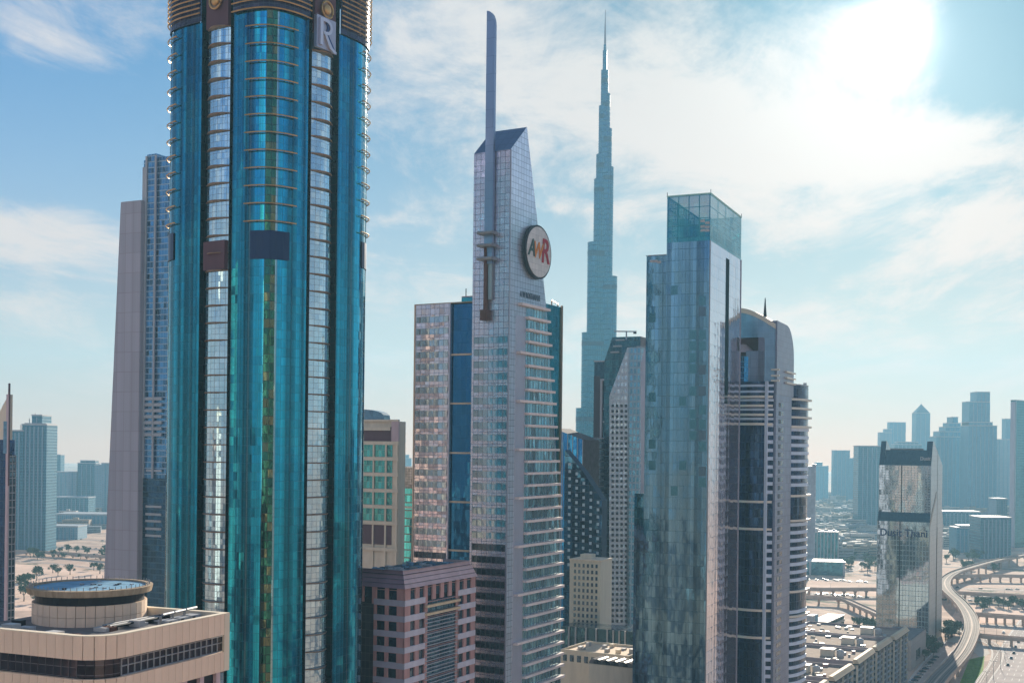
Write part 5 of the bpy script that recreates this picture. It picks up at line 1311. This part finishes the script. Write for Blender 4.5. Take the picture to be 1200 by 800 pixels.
# sandy lots and pavements between them
def patch(name, pix, m, z):
    pts = [gnd(px, py, 0) for px, py in pix]; mb = MB(); mb.quad([(p.x, p.y, z) for p in pts]); return setting(mb, name, m)
sand = plain('pale_sand', (.70, .49, .38), .95, 0, .18, .03, False); pave = plain('pale_paving', (.50, .45, .40), .9, 0, .1, .4, False)
patch('sand_lot', [(20, 700), (160, 700), (160, 668), (90, 661), (20, 656)][::-1] and [(15, 715), (170, 715), (170, 676), (110, 669), (15, 660)], sand, .012)
patch('sand_lot', [(940, 684), (1028, 689), (1028, 697), (940, 691)][::-1], sand, .012)
patch('sand_lot', [(1110, 731), (1215, 728), (1215, 709), (1125, 707)], sand, .012)
patch('pavement', [(1046, 812), (1064, 812), (1104, 762), (1096, 756)], plain('tan_paving', (.48, .33, .24), .9, 0, .12, .3, False), .012)
patch('pavement', [(1094, 768), (1106, 752), (1118, 745), (1128, 745), (1108, 770), (1096, 782)], pave, .014)
patch('pavement', [(1140, 762), (1146, 752), (1156, 757), (1160, 765), (1150, 771)], pave, .016)
# grass: a bed with tufts
gbed = patch('lawn', [(1120, 812), (1136, 772), (1154, 768), (1152, 786), (1138, 812)], plain('lawn_soil', (.20, .32, .07), .95, 0, .3, .2, False), .02)
mb = MB(); A_, B_, C_, D_ = gnd(1121, 811), gnd(1136, 773), gnd(1153, 769), gnd(1139, 811)
for i in range(9000):
    s_, q = random.random(), random.random(); p = (A_*(1-s_)+B_*s_)*(1-q)+(D_*(1-s_)+C_*s_)*q
    a = random.random()*pi; w = .25; h_ = random.uniform(.12, .35); dx, dy = w*cos(a), w*sin(a)
    mb.quad([(p.x-dx, p.y-dy, .02), (p.x+dx, p.y+dy, .02), (p.x+random.uniform(-.1, .1), p.y, h_)])
go = mb.build('grass', plain('grass_blade', (.20, .36, .06), .8, 0, .35, .15, False)); tag(go, 'bright green lawn between the rail viaduct and the curved slip road', 'grass', kind='stuff')

flyover('curving double-track rail viaduct sweeping past the wedge hotel towards the horizon', [(1072, 835), (1098, 797), (1116, 778), (1129, 762), (1137, 745), (1139, 731), (1134, 717), (1124, 704), (1112, 693), (1107, 684), (1110, 677), (1120, 670.5), (1137, 665), (1162, 658), (1182, 653.5), (1215, 647)], 11.0, 12, 34, 'viaduct', True, 'rail_viaduct')
flyover('road flyover on piers crossing right of the viaduct, nearest of the long ones', [(1141, 719), (1170, 721), (1215, 724)], 9, 7, 7, group='road flyovers of the interchange')
flyover('long road flyover passing behind the wedge hotel', [(900, 687), (960, 690), (1030, 690), (1100, 693), (1215, 699)], 9, 7.5, 22, group='road flyovers of the interchange')
flyover('thin flyover ramp left of the wedge hotel, bending down to the right', [(900, 697), (950, 699), (985, 701), (1006, 709), (1035, 722)], 7, 7, 10, group='road flyovers of the interchange')
flyover('dark-sided short overpass crossing the wide road at the right edge', [(1147, 744), (1175, 746.5), (1225, 750)], 7, 6, 3, group='road flyovers of the interchange')
flyover('far flyover of the interchange right of the viaduct bend', [(1110, 676), (1150, 674), (1215, 675)], 9, 7, 10, group='road flyovers of the interchange')
flyover('flyover across the sandy plain between the left towers', [(-20, 644), (60, 647), (140, 653), (200, 657)], 8, 5, 12, group='road flyovers of the interchange')

# ================================================================ stepped blocks, lower right
def stepped_blocks():
    z0 = 34.0
    st = [(947, 817), (977, 795), (1005, 775), (1027.5, 760), (1048, 747.5)]; en = [(971, 799), (1000, 780), (1024, 761.5), (1044.5, 748.5), (1064, 736.5)]
    labs = ['stepped block with tan cornice at the very bottom of the view, mostly cut off', 'second stepped block from the bottom, air units crowded on its roof', 'middle one of the five stepped tan-corniced blocks', 'stepped block second from the wedge hotel', 'stepped block nearest the wedge hotel, with round water tank on its roof']
    rr = plain('brown_roof', (.33, .25, .20), .9, 0, .25, .25, False); gl = facade('block_blue_glass', (.02, .12, .18), 1.6, 3.2, line=(.05, .1, .13), tilt=.05, wave=.3, var=.4)
    tan = plain('tan_cornice', (.66, .52, .36), .7, 0, .1); wallm = plain('block_wall', (.38, .38, .38), .75, 0, .12)
    stone = plain('mauve_parapet', (.34, .28, .30), .8, 0, .1)
    th = radians(62)
    for k in range(5):
        p, q = gnd(*st[k], z0), gnd(*en[k], z0); d_ = q-p; A = d_.length; th_ = atan2(d_.y, d_.x)
        t = thing('apartment_block', labs[k], 'building', (p.x, p.y, 0), th_, 'stepped blocks beside the wedge hotel')
        B = 62
        MB().box(.6, A-.6, .8, B, 0, z0-1.2, 0).build('wall', wallm, t)
        MB().box(-3.5, 0.6, 2.6, B, 0, z0-4).build('glass_recess', gl, t)
        MB().box(.8, A-.8, 1.6, B-.8, z0-1.2, z0-1.1).build('roof', rr, t)
        # rounded tan cornice on the street side, in three courses
        for j in range(3):
            o0, o1 = 1.0-j*.55, 1.0-(j+1)*.55+.08; za, zb = z0-1.0+j*.75, z0-1.0+(j+1)*.75-.1
            mb = MB(); mb.quad([(-.3, -o0, za), (A+.3, -o0, za), (A+.3, -o1, zb), (-.3, -o1, zb)]); mb.quad([(-.3, -o1, zb), (A+.3, -o1, zb), (A+.3, 2.4, zb+.05), (-.3, 2.4, zb+.05)])
            mb.quad([(-.3, -o0, za), (-.3, -o1, zb), (-.3, 2.4, zb+.05), (-.3, 2.4, za)]); mb.build('cornice_course', tan, t)
        MB().box(-.3, A+.3, -.9, 2.4, z0-1.7, z0-1.02).build('cornice_soffit', M['dark'], t)
        MB().box(.2, .7, 2.4, B, z0-2.4, z0+.2).build('parapet', stone, t); MB().box(A-.7, A-.2, 2.4, B, z0-2.4, z0+.2).build('parapet', stone, t); MB().box(.7, A-.7, B-.5, B, z0-2.4, z0+.2).build('parapet', stone, t)
        # street side: two bays of windows with pale piers
        nf = 9
        for i in range(4):
            u0 = .8+i*(A-1.6)/4; u1 = .8+(i+1)*(A-1.6)/4
            fbox(t, 'r', u0-.35, u0+.35, 0, z0-1.8, -.8, .15, M['palegrey'] if i % 2 else M['cream'], 'pier')
            for f in range(nf):
                z = z0-4.6-f*3.3
                if z < .5: break
                fbox(t, 'r', u0+.55, u1-.55, z, z+2.1, -.8, -.7, M['win'], 'window')
                if i in (0, 3): fbox(t, 'r', u0+.5, u1-.5, z-.5, z-.05, -.8, .25, M['palegrey'], 'balcony')
        fbox(t, 'r', A-1.1, A-.4, 0, z0-1.8, -.8, .15, M['cream'], 'pier')
        # left side windows (towards the camera)
        for f in range(nf):
            z = z0-5.2-f*3.3
            if z > .5: fbox(t, 'l', .9, 2.3, z, z+1.6, -.6, -.5, M['win'], 'window')
        rx, ry = A*.45, 20
        MB().box(rx-3, rx+3, ry-3.5, ry+3.5, z0-1.1, z0+2.4).build('stair_room', M['cream'], t); MB().box(rx-3.3, rx+3.3, ry-3.8, ry+3.8, z0+2.4, z0+2.7).build('stair_room_roof', M['white'], t)
        tk = MB(); tk.cyl(rx+.5, ry-6.6, z0-1.1, z0+1.8, 2.0, 2.0, 14); tk.cyl(rx+.5, ry-6.6, z0+1.8, z0+2.6, 2.0, .6, 14); tk.build('water_tank', M['white'], t)
        for i in range(20 if k != 1 else 34):
            ux, uy = random.uniform(2, A-2), random.uniform(6, B-4)
            if abs(ux-rx) < 4.2 and abs(uy-ry) < 9.5: continue
            w, l, hh = random.uniform(.5, 1.3), random.uniform(.5, 1.6), random.uniform(.5, 1.5)
            MB().box(-w, w, -l, l, 0, hh).build('air_unit', random.choice([M['white'], M['palegrey'], M['cream'], M['steel'], M['pink']]), t, (ux, uy, z0-1.1))
stepped_blocks()

def low_offices():
    fr = Frame(960, 733, 880, 60); t = fr.thing('office_building', 'low white office with dark ribbon windows and two roof boxes, by the curved tower', 'building')
    A = fr.a(990, 717); B = fr.b(940, 727); zt = fr.z(960, 733)
    MB().box(.5, A, .5, B, 0, zt-.6).build('core', M['win'], t)
    n = 4; hf = zt/n
    for k in range(n+1):
        z = zt-.9-k*hf
        if z > -1: MB().box(0, A+.3, 0, B+.3, max(z, 0), z+1.9 if k else zt).build('spandrel', M['white'], t)
    MB().box(.6, A-.6, .6, B-.6, zt, zt+.05).build('roof', M['cream'], t)
    MB().box(4, 10, B*.45, B*.45+5, zt, zt+6.5).build('roof_box', M['palegrey'], t); MB().box(14, 20, B*.5, B*.5+5, zt, zt+6).build('roof_box', M['blueroof'], t)
    fr = Frame(982, 650, 1560, 82); t = fr.thing('office_building', 'blue-fronted low block with white vertical fins and cluttered white roof', 'building')
    B = fr.b(945, 650); zt = fr.z(982, 624); A = 30
    MB().box(0, A, 0, B, 0, zt).build('wall', facade('far_blue_glass', (.03, .20, .30), 2.5, 4, tilt=.02, wave=.2, var=.25), t)
    for i in range(10): fbox(t, 'l', B*i/9-.6, B*i/9+.6, 0, zt, 0, .7, M['palegrey'], 'fin')
    MB().box(-.6, A, -.6, B+.6, zt, zt+1.5).build('parapet', M['white'], t)
    for i in range(12): MB().box(-2, 2, -1.6, 1.6, 0, random.uniform(1.5, 4)).build('roof_unit', random.choice([M['white'], M['palegrey'], M['cream']]), t, (random.uniform(3, A-3), random.uniform(3, B-3), zt+1.5))
    fr = Frame(990, 672, 1400, 82); t = fr.thing('office_building', 'long low blue glass hall with flat white roof beside the highway', 'building')
    B = fr.b(942, 672); zt = fr.z(990, 659)
    MB().box(0, 34, 0, B, 0, zt).build('wall', facade('far_blue_glass2', (.04, .18, .27), 3, 4, tilt=.02, wave=.2, var=.25), t)
    MB().box(-1, 35, -1, B+1, zt, zt+.9).build('roof', M['white'], t)
    for i in range(3): fbox(t, 'l', [1, B*.85, B-1.5][i]-1.2, [1, B*.85, B-1.5][i]+1.2, 0, zt, 0, .6, M['palegrey'], 'pier')
    fr = Frame(955.5, 600, 1470, 75); t = fr.thing('slab_tower', 'thin grey-lilac slab tower just right of the curved tower', 'tower')
    B = fr.b(944.5, 600); zt = fr.z(955, 546)
    MB().box(0, 14, 0, B, 0, zt).build('wall', facade('grey_slab_wall', (.28, .30, .36), 3, 3.6, line=(.2, .22, .27), metal=.2, rough=.5, var=.15), t)
    MB().box(-.4, 14, -.4, B*.4, zt, zt+2.5).build('roof_room', M['steel'], t); MB().box(-.3, .3, B-2, B-1.4, zt, zt+9).build('antenna', M['steel'], t)
low_offices()

# ================================================================ hazy towers far behind, some haze blue put into their glass colour
FG = [facade('haze_blue_glass_a', (.015, .13, .22), 3.0, 4.0, line=(.02, .16, .25), lw=.7, lh=1.0, rough=.2, metal=.5, var=.2, wave=.05),
      facade('haze_blue_glass_b', (.03, .20, .32), 4.0, 4.0, line=(.07, .25, .36), lw=1.2, lh=1.2, rough=.3, metal=.3, var=.2, wave=.05),
      facade('haze_blue_glass_c', (.10, .24, .34), 3.5, 3.6, line=(.22, .32, .40), lw=1.4, lh=1.4, rough=.4, metal=.2, var=.2, wave=.05)]
def far(label, tiers, Y, g=1, deep=26, extra=None, name='hazy_tower', group='hazy towers on the skyline', bands=True):
    x0 = min(q[0] for q in tiers); x1 = max(q[1] for q in tiers); pc = at((x0+x1)/2, 540, Y)
    t = thing(name, label, 'tower', (pc.x, Y, 0), 0, group); k = Y/F; ks = 0
    for (a, c, py) in sorted(tiers, key=lambda q: -q[2]):
        X0 = uv(a, 540)[0]*Y-pc.x; X1 = uv(c, 540)[0]*Y-pc.x; zt = H+uv((a+c)/2, py)[1]*Y
        MB().box(X0, X1, ks*1.2, deep-ks*1.2, 0, zt).build('tower_tier', FG[g], t); MB().box(X0-.5, X1+.5, ks*1.2-.5, deep-ks*1.2, zt, zt+1.8).build('parapet', M['palegrey'], t)
        if bands and (c-a) > 9:
            w = (X1-X0); n = max(2, int((c-a)/4.5))
            for i in range(1, n): MB().box(X0+w*i/n-.9, X0+w*i/n+.9, ks*1.2-1.0, ks*1.2, 0, zt-2).build('pilaster', FG[2] if g != 2 else FG[1], t)
        ks += 1
    return t, pc, k
far('grey-topped blue slab tower left of the wedge hotel, base near the road', [(1006, 1032.5, 523)], 2300, 0, 34)
far('pale stepped tower pair further left, taller half on the left', [(977, 996, 528), (995, 1006, 537)], 3500)
far('lower far block with a notched top next to the curved tower', [(955, 971, 546), (957, 964, 542)], 3600)
far('small far tower with sloping left shoulder, left of the twin block', [(1031, 1045, 507), (1037, 1045, 503)], 3900, 2)
far('flat-topped far tower behind the left ear of the wedge hotel', [(1042, 1061, 495)], 4000, 1)
t, pc, k = far('slim far tower with pointed pyramid roof', [(1073, 1089.5, 484)], 3800, 1, 40)
X0 = uv(1073, 540)[0]*3800-pc.x; X1 = uv(1089.5, 540)[0]*3800-pc.x; zt = H+uv(1081, 484)[1]*3800; za = H+uv(1081, 473)[1]*3800
mb = MB(); c_ = ((X0+X1)/2, 20, za)
for a, b_ in (((X0, 0), (X1, 0)), ((X1, 0), (X1, 40)), ((X1, 40), (X0, 40)), ((X0, 40), (X0, 0))): mb.quad([(a[0], a[1], zt), (b_[0], b_[1], zt), c_])
mb.build('pyramid_roof', FG[0], t); MB().cyl(c_[0], 20, za-4, za+11, .8, .2, 6).build('finial', M['steel'], t)
far('broad low block seen between the ears of the wedge hotel roof', [(1048, 1080, 521), (1052, 1076, 518)], 3300, 0, 30)
far('ziggurat-topped pale tower right of the wedge hotel', [(1097, 1134, 512), (1101.5, 1132, 506), (1108, 1130, 500.5), (1112.5, 1126, 496), (1117, 1123, 489)], 2900, 1, 50)
far('tallest far tower pair at right, stepped shoulders', [(1134.5, 1168, 499), (1135.5, 1163, 495), (1135.5, 1160, 471), (1145, 1160, 459.5)], 2800, 1, 50)
far('lower pale block behind the teal edge tower', [(1166, 1186, 515)], 3200, 2)
far('thin pale tower peeping left of the teal edge tower', [(1178, 1185, 491)], 3300, 1)
far('pinkish mid-rise block left of the teal edge tower', [(1168, 1181, 585)], 1900, 2, 30, group='mid-rise blocks beyond the highway', name='midrise_block')
far('wide pale-blue block under the tallest far pair', [(1122, 1167, 619), (1128, 1160, 617)], 1750, 1, 30, group='mid-rise blocks beyond the highway', name='midrise_block')
far('long flat bluish hall with pale roof, right of the wedge hotel', [(1105, 1150, 600)], 2100, 0, 40, group='mid-rise blocks beyond the highway', name='midrise_block')
far('dark flat hall in front of the edge tower', [(1150, 1186, 607)], 1650, 0, 40, group='mid-rise blocks beyond the highway', name='midrise_block')
far('tiny faint tower in the gap beside the silver wing', [(471, 482, 537), (473, 479, 533)], 4300, 1)
t, pc, k = far('big blue tower under construction on the far left, stepped top', [(13, 27, 505), (25, 54, 498), (28, 52, 497), (35.5, 47.5, 487)], 1600, 0, 40)
for px, py in ((23, 497), (33, 490), (40, 484)):
    q = at(px, py, 1600)-pc; q0 = at(px, 505, 1600)-pc; MB().box(q.x-.5, q.x+.5, 4, 5, q0.z, q.z+pc.z).build('crane_mast', M['steel'], t) if False else MB().box(q.x-.4, q.x+.4, 4, 5, H+uv(px, 505)[1]*1600, H+uv(px, py)[1]*1600).build('crane_mast', M['steel'], t)
far('small dark far block right of the big left tower', [(57, 71, 533)], 3000, 0)
far('pale low block with flat roof among the left far towers', [(57, 82, 553)], 2700, 2)
far('white-striped far block in the middle of the left group', [(80, 90, 553)], 2500, 2)
far('blue far tower framed by pale piers, left group', [(91, 112, 543), (94, 111, 540)], 2500, 0)
far('white tower at the right end of the left far group', [(111, 120, 545)], 2450, 2)
far('grey-pink far tower beside the tapering slab', [(119, 134, 543)], 2400, 2)
far('long low tan-roofed hall on the left plain', [(65, 130, 603)], 2050, 2, 60, group='halls on the left plain', name='long_hall')
far('long low hall nearer the highway on the left plain', [(34, 92, 617)], 1800, 2, 40, group='halls on the left plain', name='long_hall')
far('low dark block below the white far towers at left', [(60, 104, 583)], 2300, 0, 40, group='halls on the left plain', name='long_hall')

# ================================================================ far low-rise houses, one object each
WM = [plain('house_white', (.48, .44, .40), .8), plain('house_tan', (.38, .31, .25), .8), plain('house_grey', (.30, .32, .35), .8), plain('house_pale', (.44, .42, .40), .8)]
hm_ = []
for i in range(8):
    w, dpt, hh = random.uniform(8, 22), random.uniform(8, 18), random.uniform(6, 18); mb = MB()
    mb.box(-w, w, -dpt, dpt, 0, hh); mb.box(-w-.4, w+.4, -dpt-.4, -dpt, hh-.5, hh+1); mb.box(-w*.3, w*.1, -3, 3, hh, hh+3)
    nfl = int(hh/3.3)
    for f in range(nfl): mb.box(-w+1, w-1, -dpt-.12, -dpt, f*3.3+1.2, f*3.3+2.6, 1)
    hm_.append(mb.mesh('house', [WM[i % 4], M['win']]))
def houses(n, x0, x1, y0, y1, label, group, seed):
    rnd = random.Random(seed)
    for i in range(n):
        px = rnd.uniform(x0, x1); py = y0+(y1-y0)*rnd.random()**.8; p = gnd(px, py, 0)
        o = put('house', rnd.choice(hm_), None, (p.x, p.y, 0), rnd.choice([0, .3, -.3, .15])); s_ = rnd.uniform(.6, 1.25)*min(1+(p.y-1500)/6000, 1.6); o.scale = (s_, s_, s_*rnd.uniform(.7, 1.1))
        tag(o, label, 'house', group)
houses(150, 955, 1030, 580, 655, 'small pale flat-roofed house in the hazy district left of the wedge hotel', 'hazy low houses left of the wedge hotel', 5)
houses(110, 1102, 1190, 575, 640, 'small pale flat-roofed house in the haze right of the wedge hotel', 'hazy low houses right of the wedge hotel', 6)
houses(60, 10, 135, 572, 628, 'small pale building on the hazy plain at left', 'hazy low buildings of the left plain', 7)

# ================================================================ trees
LEAF = [plain('dusty_leaf', (.065, .115, .06), .8, 0, .35, .5, False), plain('dark_leaf', (.04, .085, .045), .8, 0, .35, .5, False)]
BARK = plain('bark', (.14, .10, .07), .9)
def tree_proto(seed, leafm):
    rnd = random.Random(seed); r = bpy.data.objects.new('tree', None); COL.objects.link(r)
    tk = MB().tube([(0, 0, 0), (.1, 0, 1.5), (0, .15, 3)], [.28, .22, .16], 6)
    for i in range(5):
        a = i*1.3; tk.tube([(0, .1, 2.4), (cos(a)*1.2, sin(a)*1.2, 3.9), (cos(a)*1.9, sin(a)*1.9, 5.0)], [.13, .08, .04], 4)
    tk.build('trunk', BARK, r)
    cr = MB(); cl = [(rnd.uniform(-1.9, 1.9), rnd.uniform(-1.9, 1.9), rnd.uniform(3.2, 6.2), rnd.uniform(.8, 1.5)) for _ in range(11)]
    for i in range(620):
        c = rnd.choice(cl); v = Vector((rnd.gauss(0, 1), rnd.gauss(0, 1), rnd.gauss(0, 1))).normalized()*c[3]*rnd.uniform(.5, 1.1); p = Vector(c[:3])+v
        e = Vector((rnd.gauss(0, 1), rnd.gauss(0, 1), rnd.gauss(0, .6))).normalized()*.36; g = Vector((rnd.gauss(0, 1), rnd.gauss(0, 1), rnd.gauss(0, 1))).normalized().cross(e)*.8
        cr.quad([p-e, p+g, p+e, p-g])
    cr.build('crown', leafm, r); return r
protos = [tree_proto(s_, LEAF[s_ % 2]) for s_ in range(4)]
bpy.context.view_layer.update()
for p_ in protos: index_kids(p_)
used = set()
def tree(px, py, s_, label, group):
    i = random.randrange(4); pr = protos[i]
    ro = random.random()*6
    if i not in used: used.add(i); o = pr
    else: o = copy_tree(pr)
    o.location = gnd(px, py, 0); o.rotation_euler = (0, 0, ro); o.scale = (s_*random.uniform(.85, 1.3), s_, s_*random.uniform(.8, 1.1)); tag(o, label, 'tree', group)
for px, py, s_ in ((1094, 770, 1.5), (1088, 768, 1.8), (1091, 762, 1.6), (1083, 774, 1.3), (1100, 764, 1.2)): tree(px, py, s_, 'dark bushy tree in the clump at the foot of the wedge hotel', 'trees at the hotel foot')
for i in range(14): tree(random.uniform(1104, 1124), random.uniform(738, 752), random.uniform(1.1, 1.6), 'dusty green tree in the grove left of the viaduct bend', 'grove beside the viaduct')
for i in range(9): tree(random.uniform(944, 960), random.uniform(752, 768), random.uniform(1.3, 2.0), 'dark green tree in front of the low white office', 'trees by the white office')
for i in range(12): tree(1000+i*3.4+random.uniform(-2, 2), 733+i*.9+random.uniform(-3, 2), random.uniform(1.0, 1.5), 'small tree in the row behind the stepped blocks', 'tree row behind the stepped blocks')
for px, py, s_ in ((117, 672, 2.3), (82, 673, 1.9), (62, 671, 1.8), (68, 675, 1.5), (43, 680, 2.2), (36, 683, 1.8), (30, 690, 2.2), (24, 695, 2.4), (36, 698, 2.4), (28, 704, 2.2), (44, 706, 1.8), (55, 708, 1.2), (110, 668, 1.4)): tree(px, py, s_, 'round dusty tree standing on the pale sand lot at left', 'trees on the left sand lot')
for i in range(26): tree(random.uniform(20, 125), random.uniform(646, 656), random.uniform(.9, 1.7), 'shrubby tree in the strip between highway and sand at left', 'shrub trees along the left highway')
for i in range(22): tree(random.uniform(1140, 1200), random.uniform(708, 716), random.uniform(.9, 1.5), 'low tree in the dark hedge between the highways at right', 'hedge trees between the right highways')
for i in range(16): tree(random.uniform(1108, 1190), random.uniform(650, 672), random.uniform(1.4, 2.2), 'hazy blue-green tree beyond the highway at right', 'far trees right of the hotel')
for i in range(18): tree(random.uniform(988, 1026), random.uniform(640, 672), random.uniform(1.2, 2.0), 'hazy tree beyond the highway left of the wedge hotel', 'far trees left of the hotel')
for i in range(5): tree(random.uniform(660, 672), random.uniform(808, 822), random.uniform(1.4, 1.9), 'tree at the corner of the low beige building, bottom centre', 'trees at the low beige building')

# ================================================================ vehicles and lamps
def car_proto(name, paint, van=False):
    r = bpy.data.objects.new(name, None); COL.objects.link(r)
    L, w = 2.25, .92
    prof = [(-L, .35), (L, .35), (L, .75), (1.9, .88), (1.05, .95), (-1.9, .98), (-L, .8)]
    mb = MB(); mb.extr(prof, -w, w, 'y'); mb.build('body', paint, r)
    hh = 1.95 if van else 1.48
    mb = MB(); cab = [(-1.95 if van else -1.75, .95), (1.1, .95), (.45, hh-.06), (.3, hh), (-1.5 if van else -1.1, hh), (-1.9 if van else -1.4, hh-.12)]
    mb.extr(cab, -.78, .78, 'y'); c = mb.build('cabin', M['win'], r)
    mb = MB(); mb.box(-1.5 if van else -1.1, .32, -.76, .76, hh, hh+.05); mb.build('roof', paint, r)
    wm = MB()
    for k in range(12):
        a, c_ = 2*pi*k/12, 2*pi*(k+1)/12; wm.quad([(.33*cos(a), -.1, .33*sin(a)), (.33*cos(c_), -.1, .33*sin(c_)), (.33*cos(c_), .1, .33*sin(c_)), (.33*cos(a), .1, .33*sin(a))])
    wm.quad([(.33*cos(2*pi*k/12), -.1, .33*sin(2*pi*k/12)) for k in range(12)]); wm.quad([(.33*cos(2*pi*k/12), .1, .33*sin(2*pi*k/12)) for k in range(12)])
    wme = wm.mesh('wheel', M['dark'])
    for x_ in (-1.4, 1.4):
        for y_ in (-.85, .85): put('wheel', wme, r, (x_, y_, .33))
    return r
cols = [('white', (.75, .75, .74)), ('black', (.02, .02, .025)), ('silver', (.45, .46, .48)), ('dark blue', (.03, .06, .14))]
cpr = {}
for nme, c in cols: cpr[nme] = car_proto('car', plain('car_paint_'+nme.replace(' ', '_'), c, .25, .3, .03))
bpy.context.view_layer.update()
for v in cpr.values(): index_kids(v)
cused = set()
def car(colr, pos, ang, label, group=None):
    o = cpr[colr] if colr not in cused else copy_tree(cpr[colr]); cused.add(colr)
    o.location = pos; o.rotation_euler = (0, 0, ang); tag(o, label, 'car', group)
for i, colr in enumerate(['black', 'dark blue', 'black', 'white', 'dark blue', 'black', 'silver', 'black', 'dark blue', 'white', 'black']):
    p = gnd(1097-i*3.15, 770+i*3.4, 0.03); car(colr, p, radians(20), colr+' car parked in the angled row along the parking street below the viaduct', 'angled row of parked cars')
mp = R_['main']
def head(pts, p):
    i = min(range(len(pts)-1), key=lambda j: (pts[j]-p).length); d_ = pts[i+1]-pts[i]; return atan2(d_.y, d_.x)
for (px, py, colr, lab) in ((1193.5, 752, 'black', 'black car on the wide pale road, farthest of those in a line'), (1190, 758, 'dark blue', 'dark blue car on the wide pale road, second of the line'), (1188, 765, 'black', 'black car in the middle of the line on the wide pale road'), (1185, 771, 'dark blue', 'dark blue car just behind the nearest one on the wide pale road'), (1181, 779, 'black', 'black car nearest the camera on the wide pale road'), (1176, 741, 'white', 'white car on the road just beyond the short overpass')):
    p = gnd(px, py, .06); car(colr, p, head(mp, p), lab)
for key, grp, n, lab in (('h2', 'cars on the highway', 60, 'car driving on the highway behind the wedge hotel'), ('h1', 'cars on the far highway', 44, 'car driving on the farther highway'), ('l2', 'cars on the left highway', 26, 'car driving on the highway at left'), ('l1', 'cars on the farther left highway', 18, 'car driving on the farther highway at left'), ('r7', 'cars on the right road', 14, 'car driving on the road right of the viaduct')):
    pts = R_[key]
    for i in range(n):
        j = random.randrange(len(pts)-1); p = pts[j].lerp(pts[j+1], random.random()); d_ = (pts[j+1]-pts[j]).normalized(); nrm = Vector((-d_.y, d_.x, 0)); p = p+nrm*random.choice([-6, -3, 3, 6])+Vector((0, 0, .05))
        colr = random.choice(['white', 'black', 'silver', 'dark blue']); car(colr, p, atan2(d_.y, d_.x), 'small '+colr+' '+lab, grp)
lp = bpy.data.objects.new('street_lamp', None); COL.objects.link(lp)
MB().tube([(0, 0, 0), (0, 0, 11.5)], [.18, .1], 6).build('pole', M['steel'], lp); MB().tube([(-2.2, 0, 11.9), (0, 0, 11.5), (2.2, 0, 11.9)], .09, 4).build('arm', M['steel'], lp)
for s_ in (-1, 1): MB().box(s_*2.2-.45, s_*2.2+.45, -.18, .18, 11.8, 12.0).build('lamp_head', M['palegrey'], lp)
bpy.context.view_layer.update(); index_kids(lp)
first = True
for key, step, off, lab in (('h2', 3, 10, 'double-armed street lamp along the highway behind the wedge hotel'), ('main', 3, 18, 'double-armed street lamp beside the wide pale road'), ('l2', 3, 11, 'double-armed street lamp along the left highway'), ('ramp', 5, 5, 'double-armed street lamp beside the slip road')):
    pts = R_[key]
    for j in range(1, len(pts)-1, step):
        d_ = (pts[j+1]-pts[j]).normalized(); o = lp if first else copy_tree(lp); first = False
        o.location = pts[j]+Vector((-d_.y, d_.x, 0))*off; o.rotation_euler = (0, 0, atan2(d_.y, d_.x)+pi/2); tag(o, lab, 'street lamp', 'street lamps')

# ================================================================ the rest of the city round the camera, seen mirrored in the glass
cm = [facade('city_beige', (.10, .12, .14), 3.2, 3.6, line=(.68, .54, .42), lw=1.3, lh=1.5, rough=.5, metal=.0, var=.4), facade('city_white', (.06, .09, .12), 3.0, 3.6, line=(.80, .76, .70), lw=1.0, lh=1.7, rough=.5, metal=.0, var=.4),
      facade('city_glass', (.05, .13, .17), 2.0, 3.8, line=(.45, .5, .52), lw=.5, lh=1.2, rough=.1, metal=.7, var=.3), facade('city_pink', (.08, .08, .10), 3.4, 3.6, line=(.60, .42, .36), lw=1.5, lh=1.4, rough=.5, metal=.0, var=.4)]
grounded = [(8, -38, 150), (-60, -60, 120), (-330, 60, 95), (-430, -40, 150), (-520, 90, 70), (-610, -130, 175), (-380, -190, 120), (-760, 0, 110), (-700, -300, 200), (-520, -420, 140), (-880, -180, 130), (-260, -300, 90), (-120, -260, 150), (60, -330, 110), (230, -280, 170), (420, -200, 90),
            (430, 720, 120), (560, 860, 160), (640, 760, 90), (700, 1010, 175), (820, 900, 110), (520, 560, 70), (900, 1150, 190), (760, 620, 130), (1050, 1000, 100), (360, 430, 60), (-900, 300, 90), (-1100, -50, 150), (-240, -120, 300), (-170, -420, 260), (130, -180, 280), (330, -420, 320), (-450, 220, 240), (-640, -250, 310), (500, -60, 260), (-330, -330, 230), (240, -60, 210), (-100, -150, 240), (620, 640, 240), (800, 1300, 260), (480, 480, 90)]
for i, (x_, y_, hh) in enumerate(grounded):
    w, dpt = random.uniform(13, 24), random.uniform(12, 20)
    t = thing('city_tower', random.choice(['beige', 'plain'])+' city tower standing outside the view beside the camera', 'tower', (x_, y_, 0), radians(63)+random.uniform(-.1, .1), 'city towers outside the view')
    t['label'] = 'city tower standing outside the view, seen only mirrored in glass'
    MB().box(-w, w, -dpt, dpt, 0, hh).build('wall', cm[i % 4], t); MB().box(-w*.5, w*.3, -dpt*.5, dpt*.5, hh, hh+6).build('roof_room', M['cream'], t); MB().box(-w-.4, w+.4, -dpt-.4, dpt+.4, hh-.8, hh+.8).build('cornice', M['cream'], t)
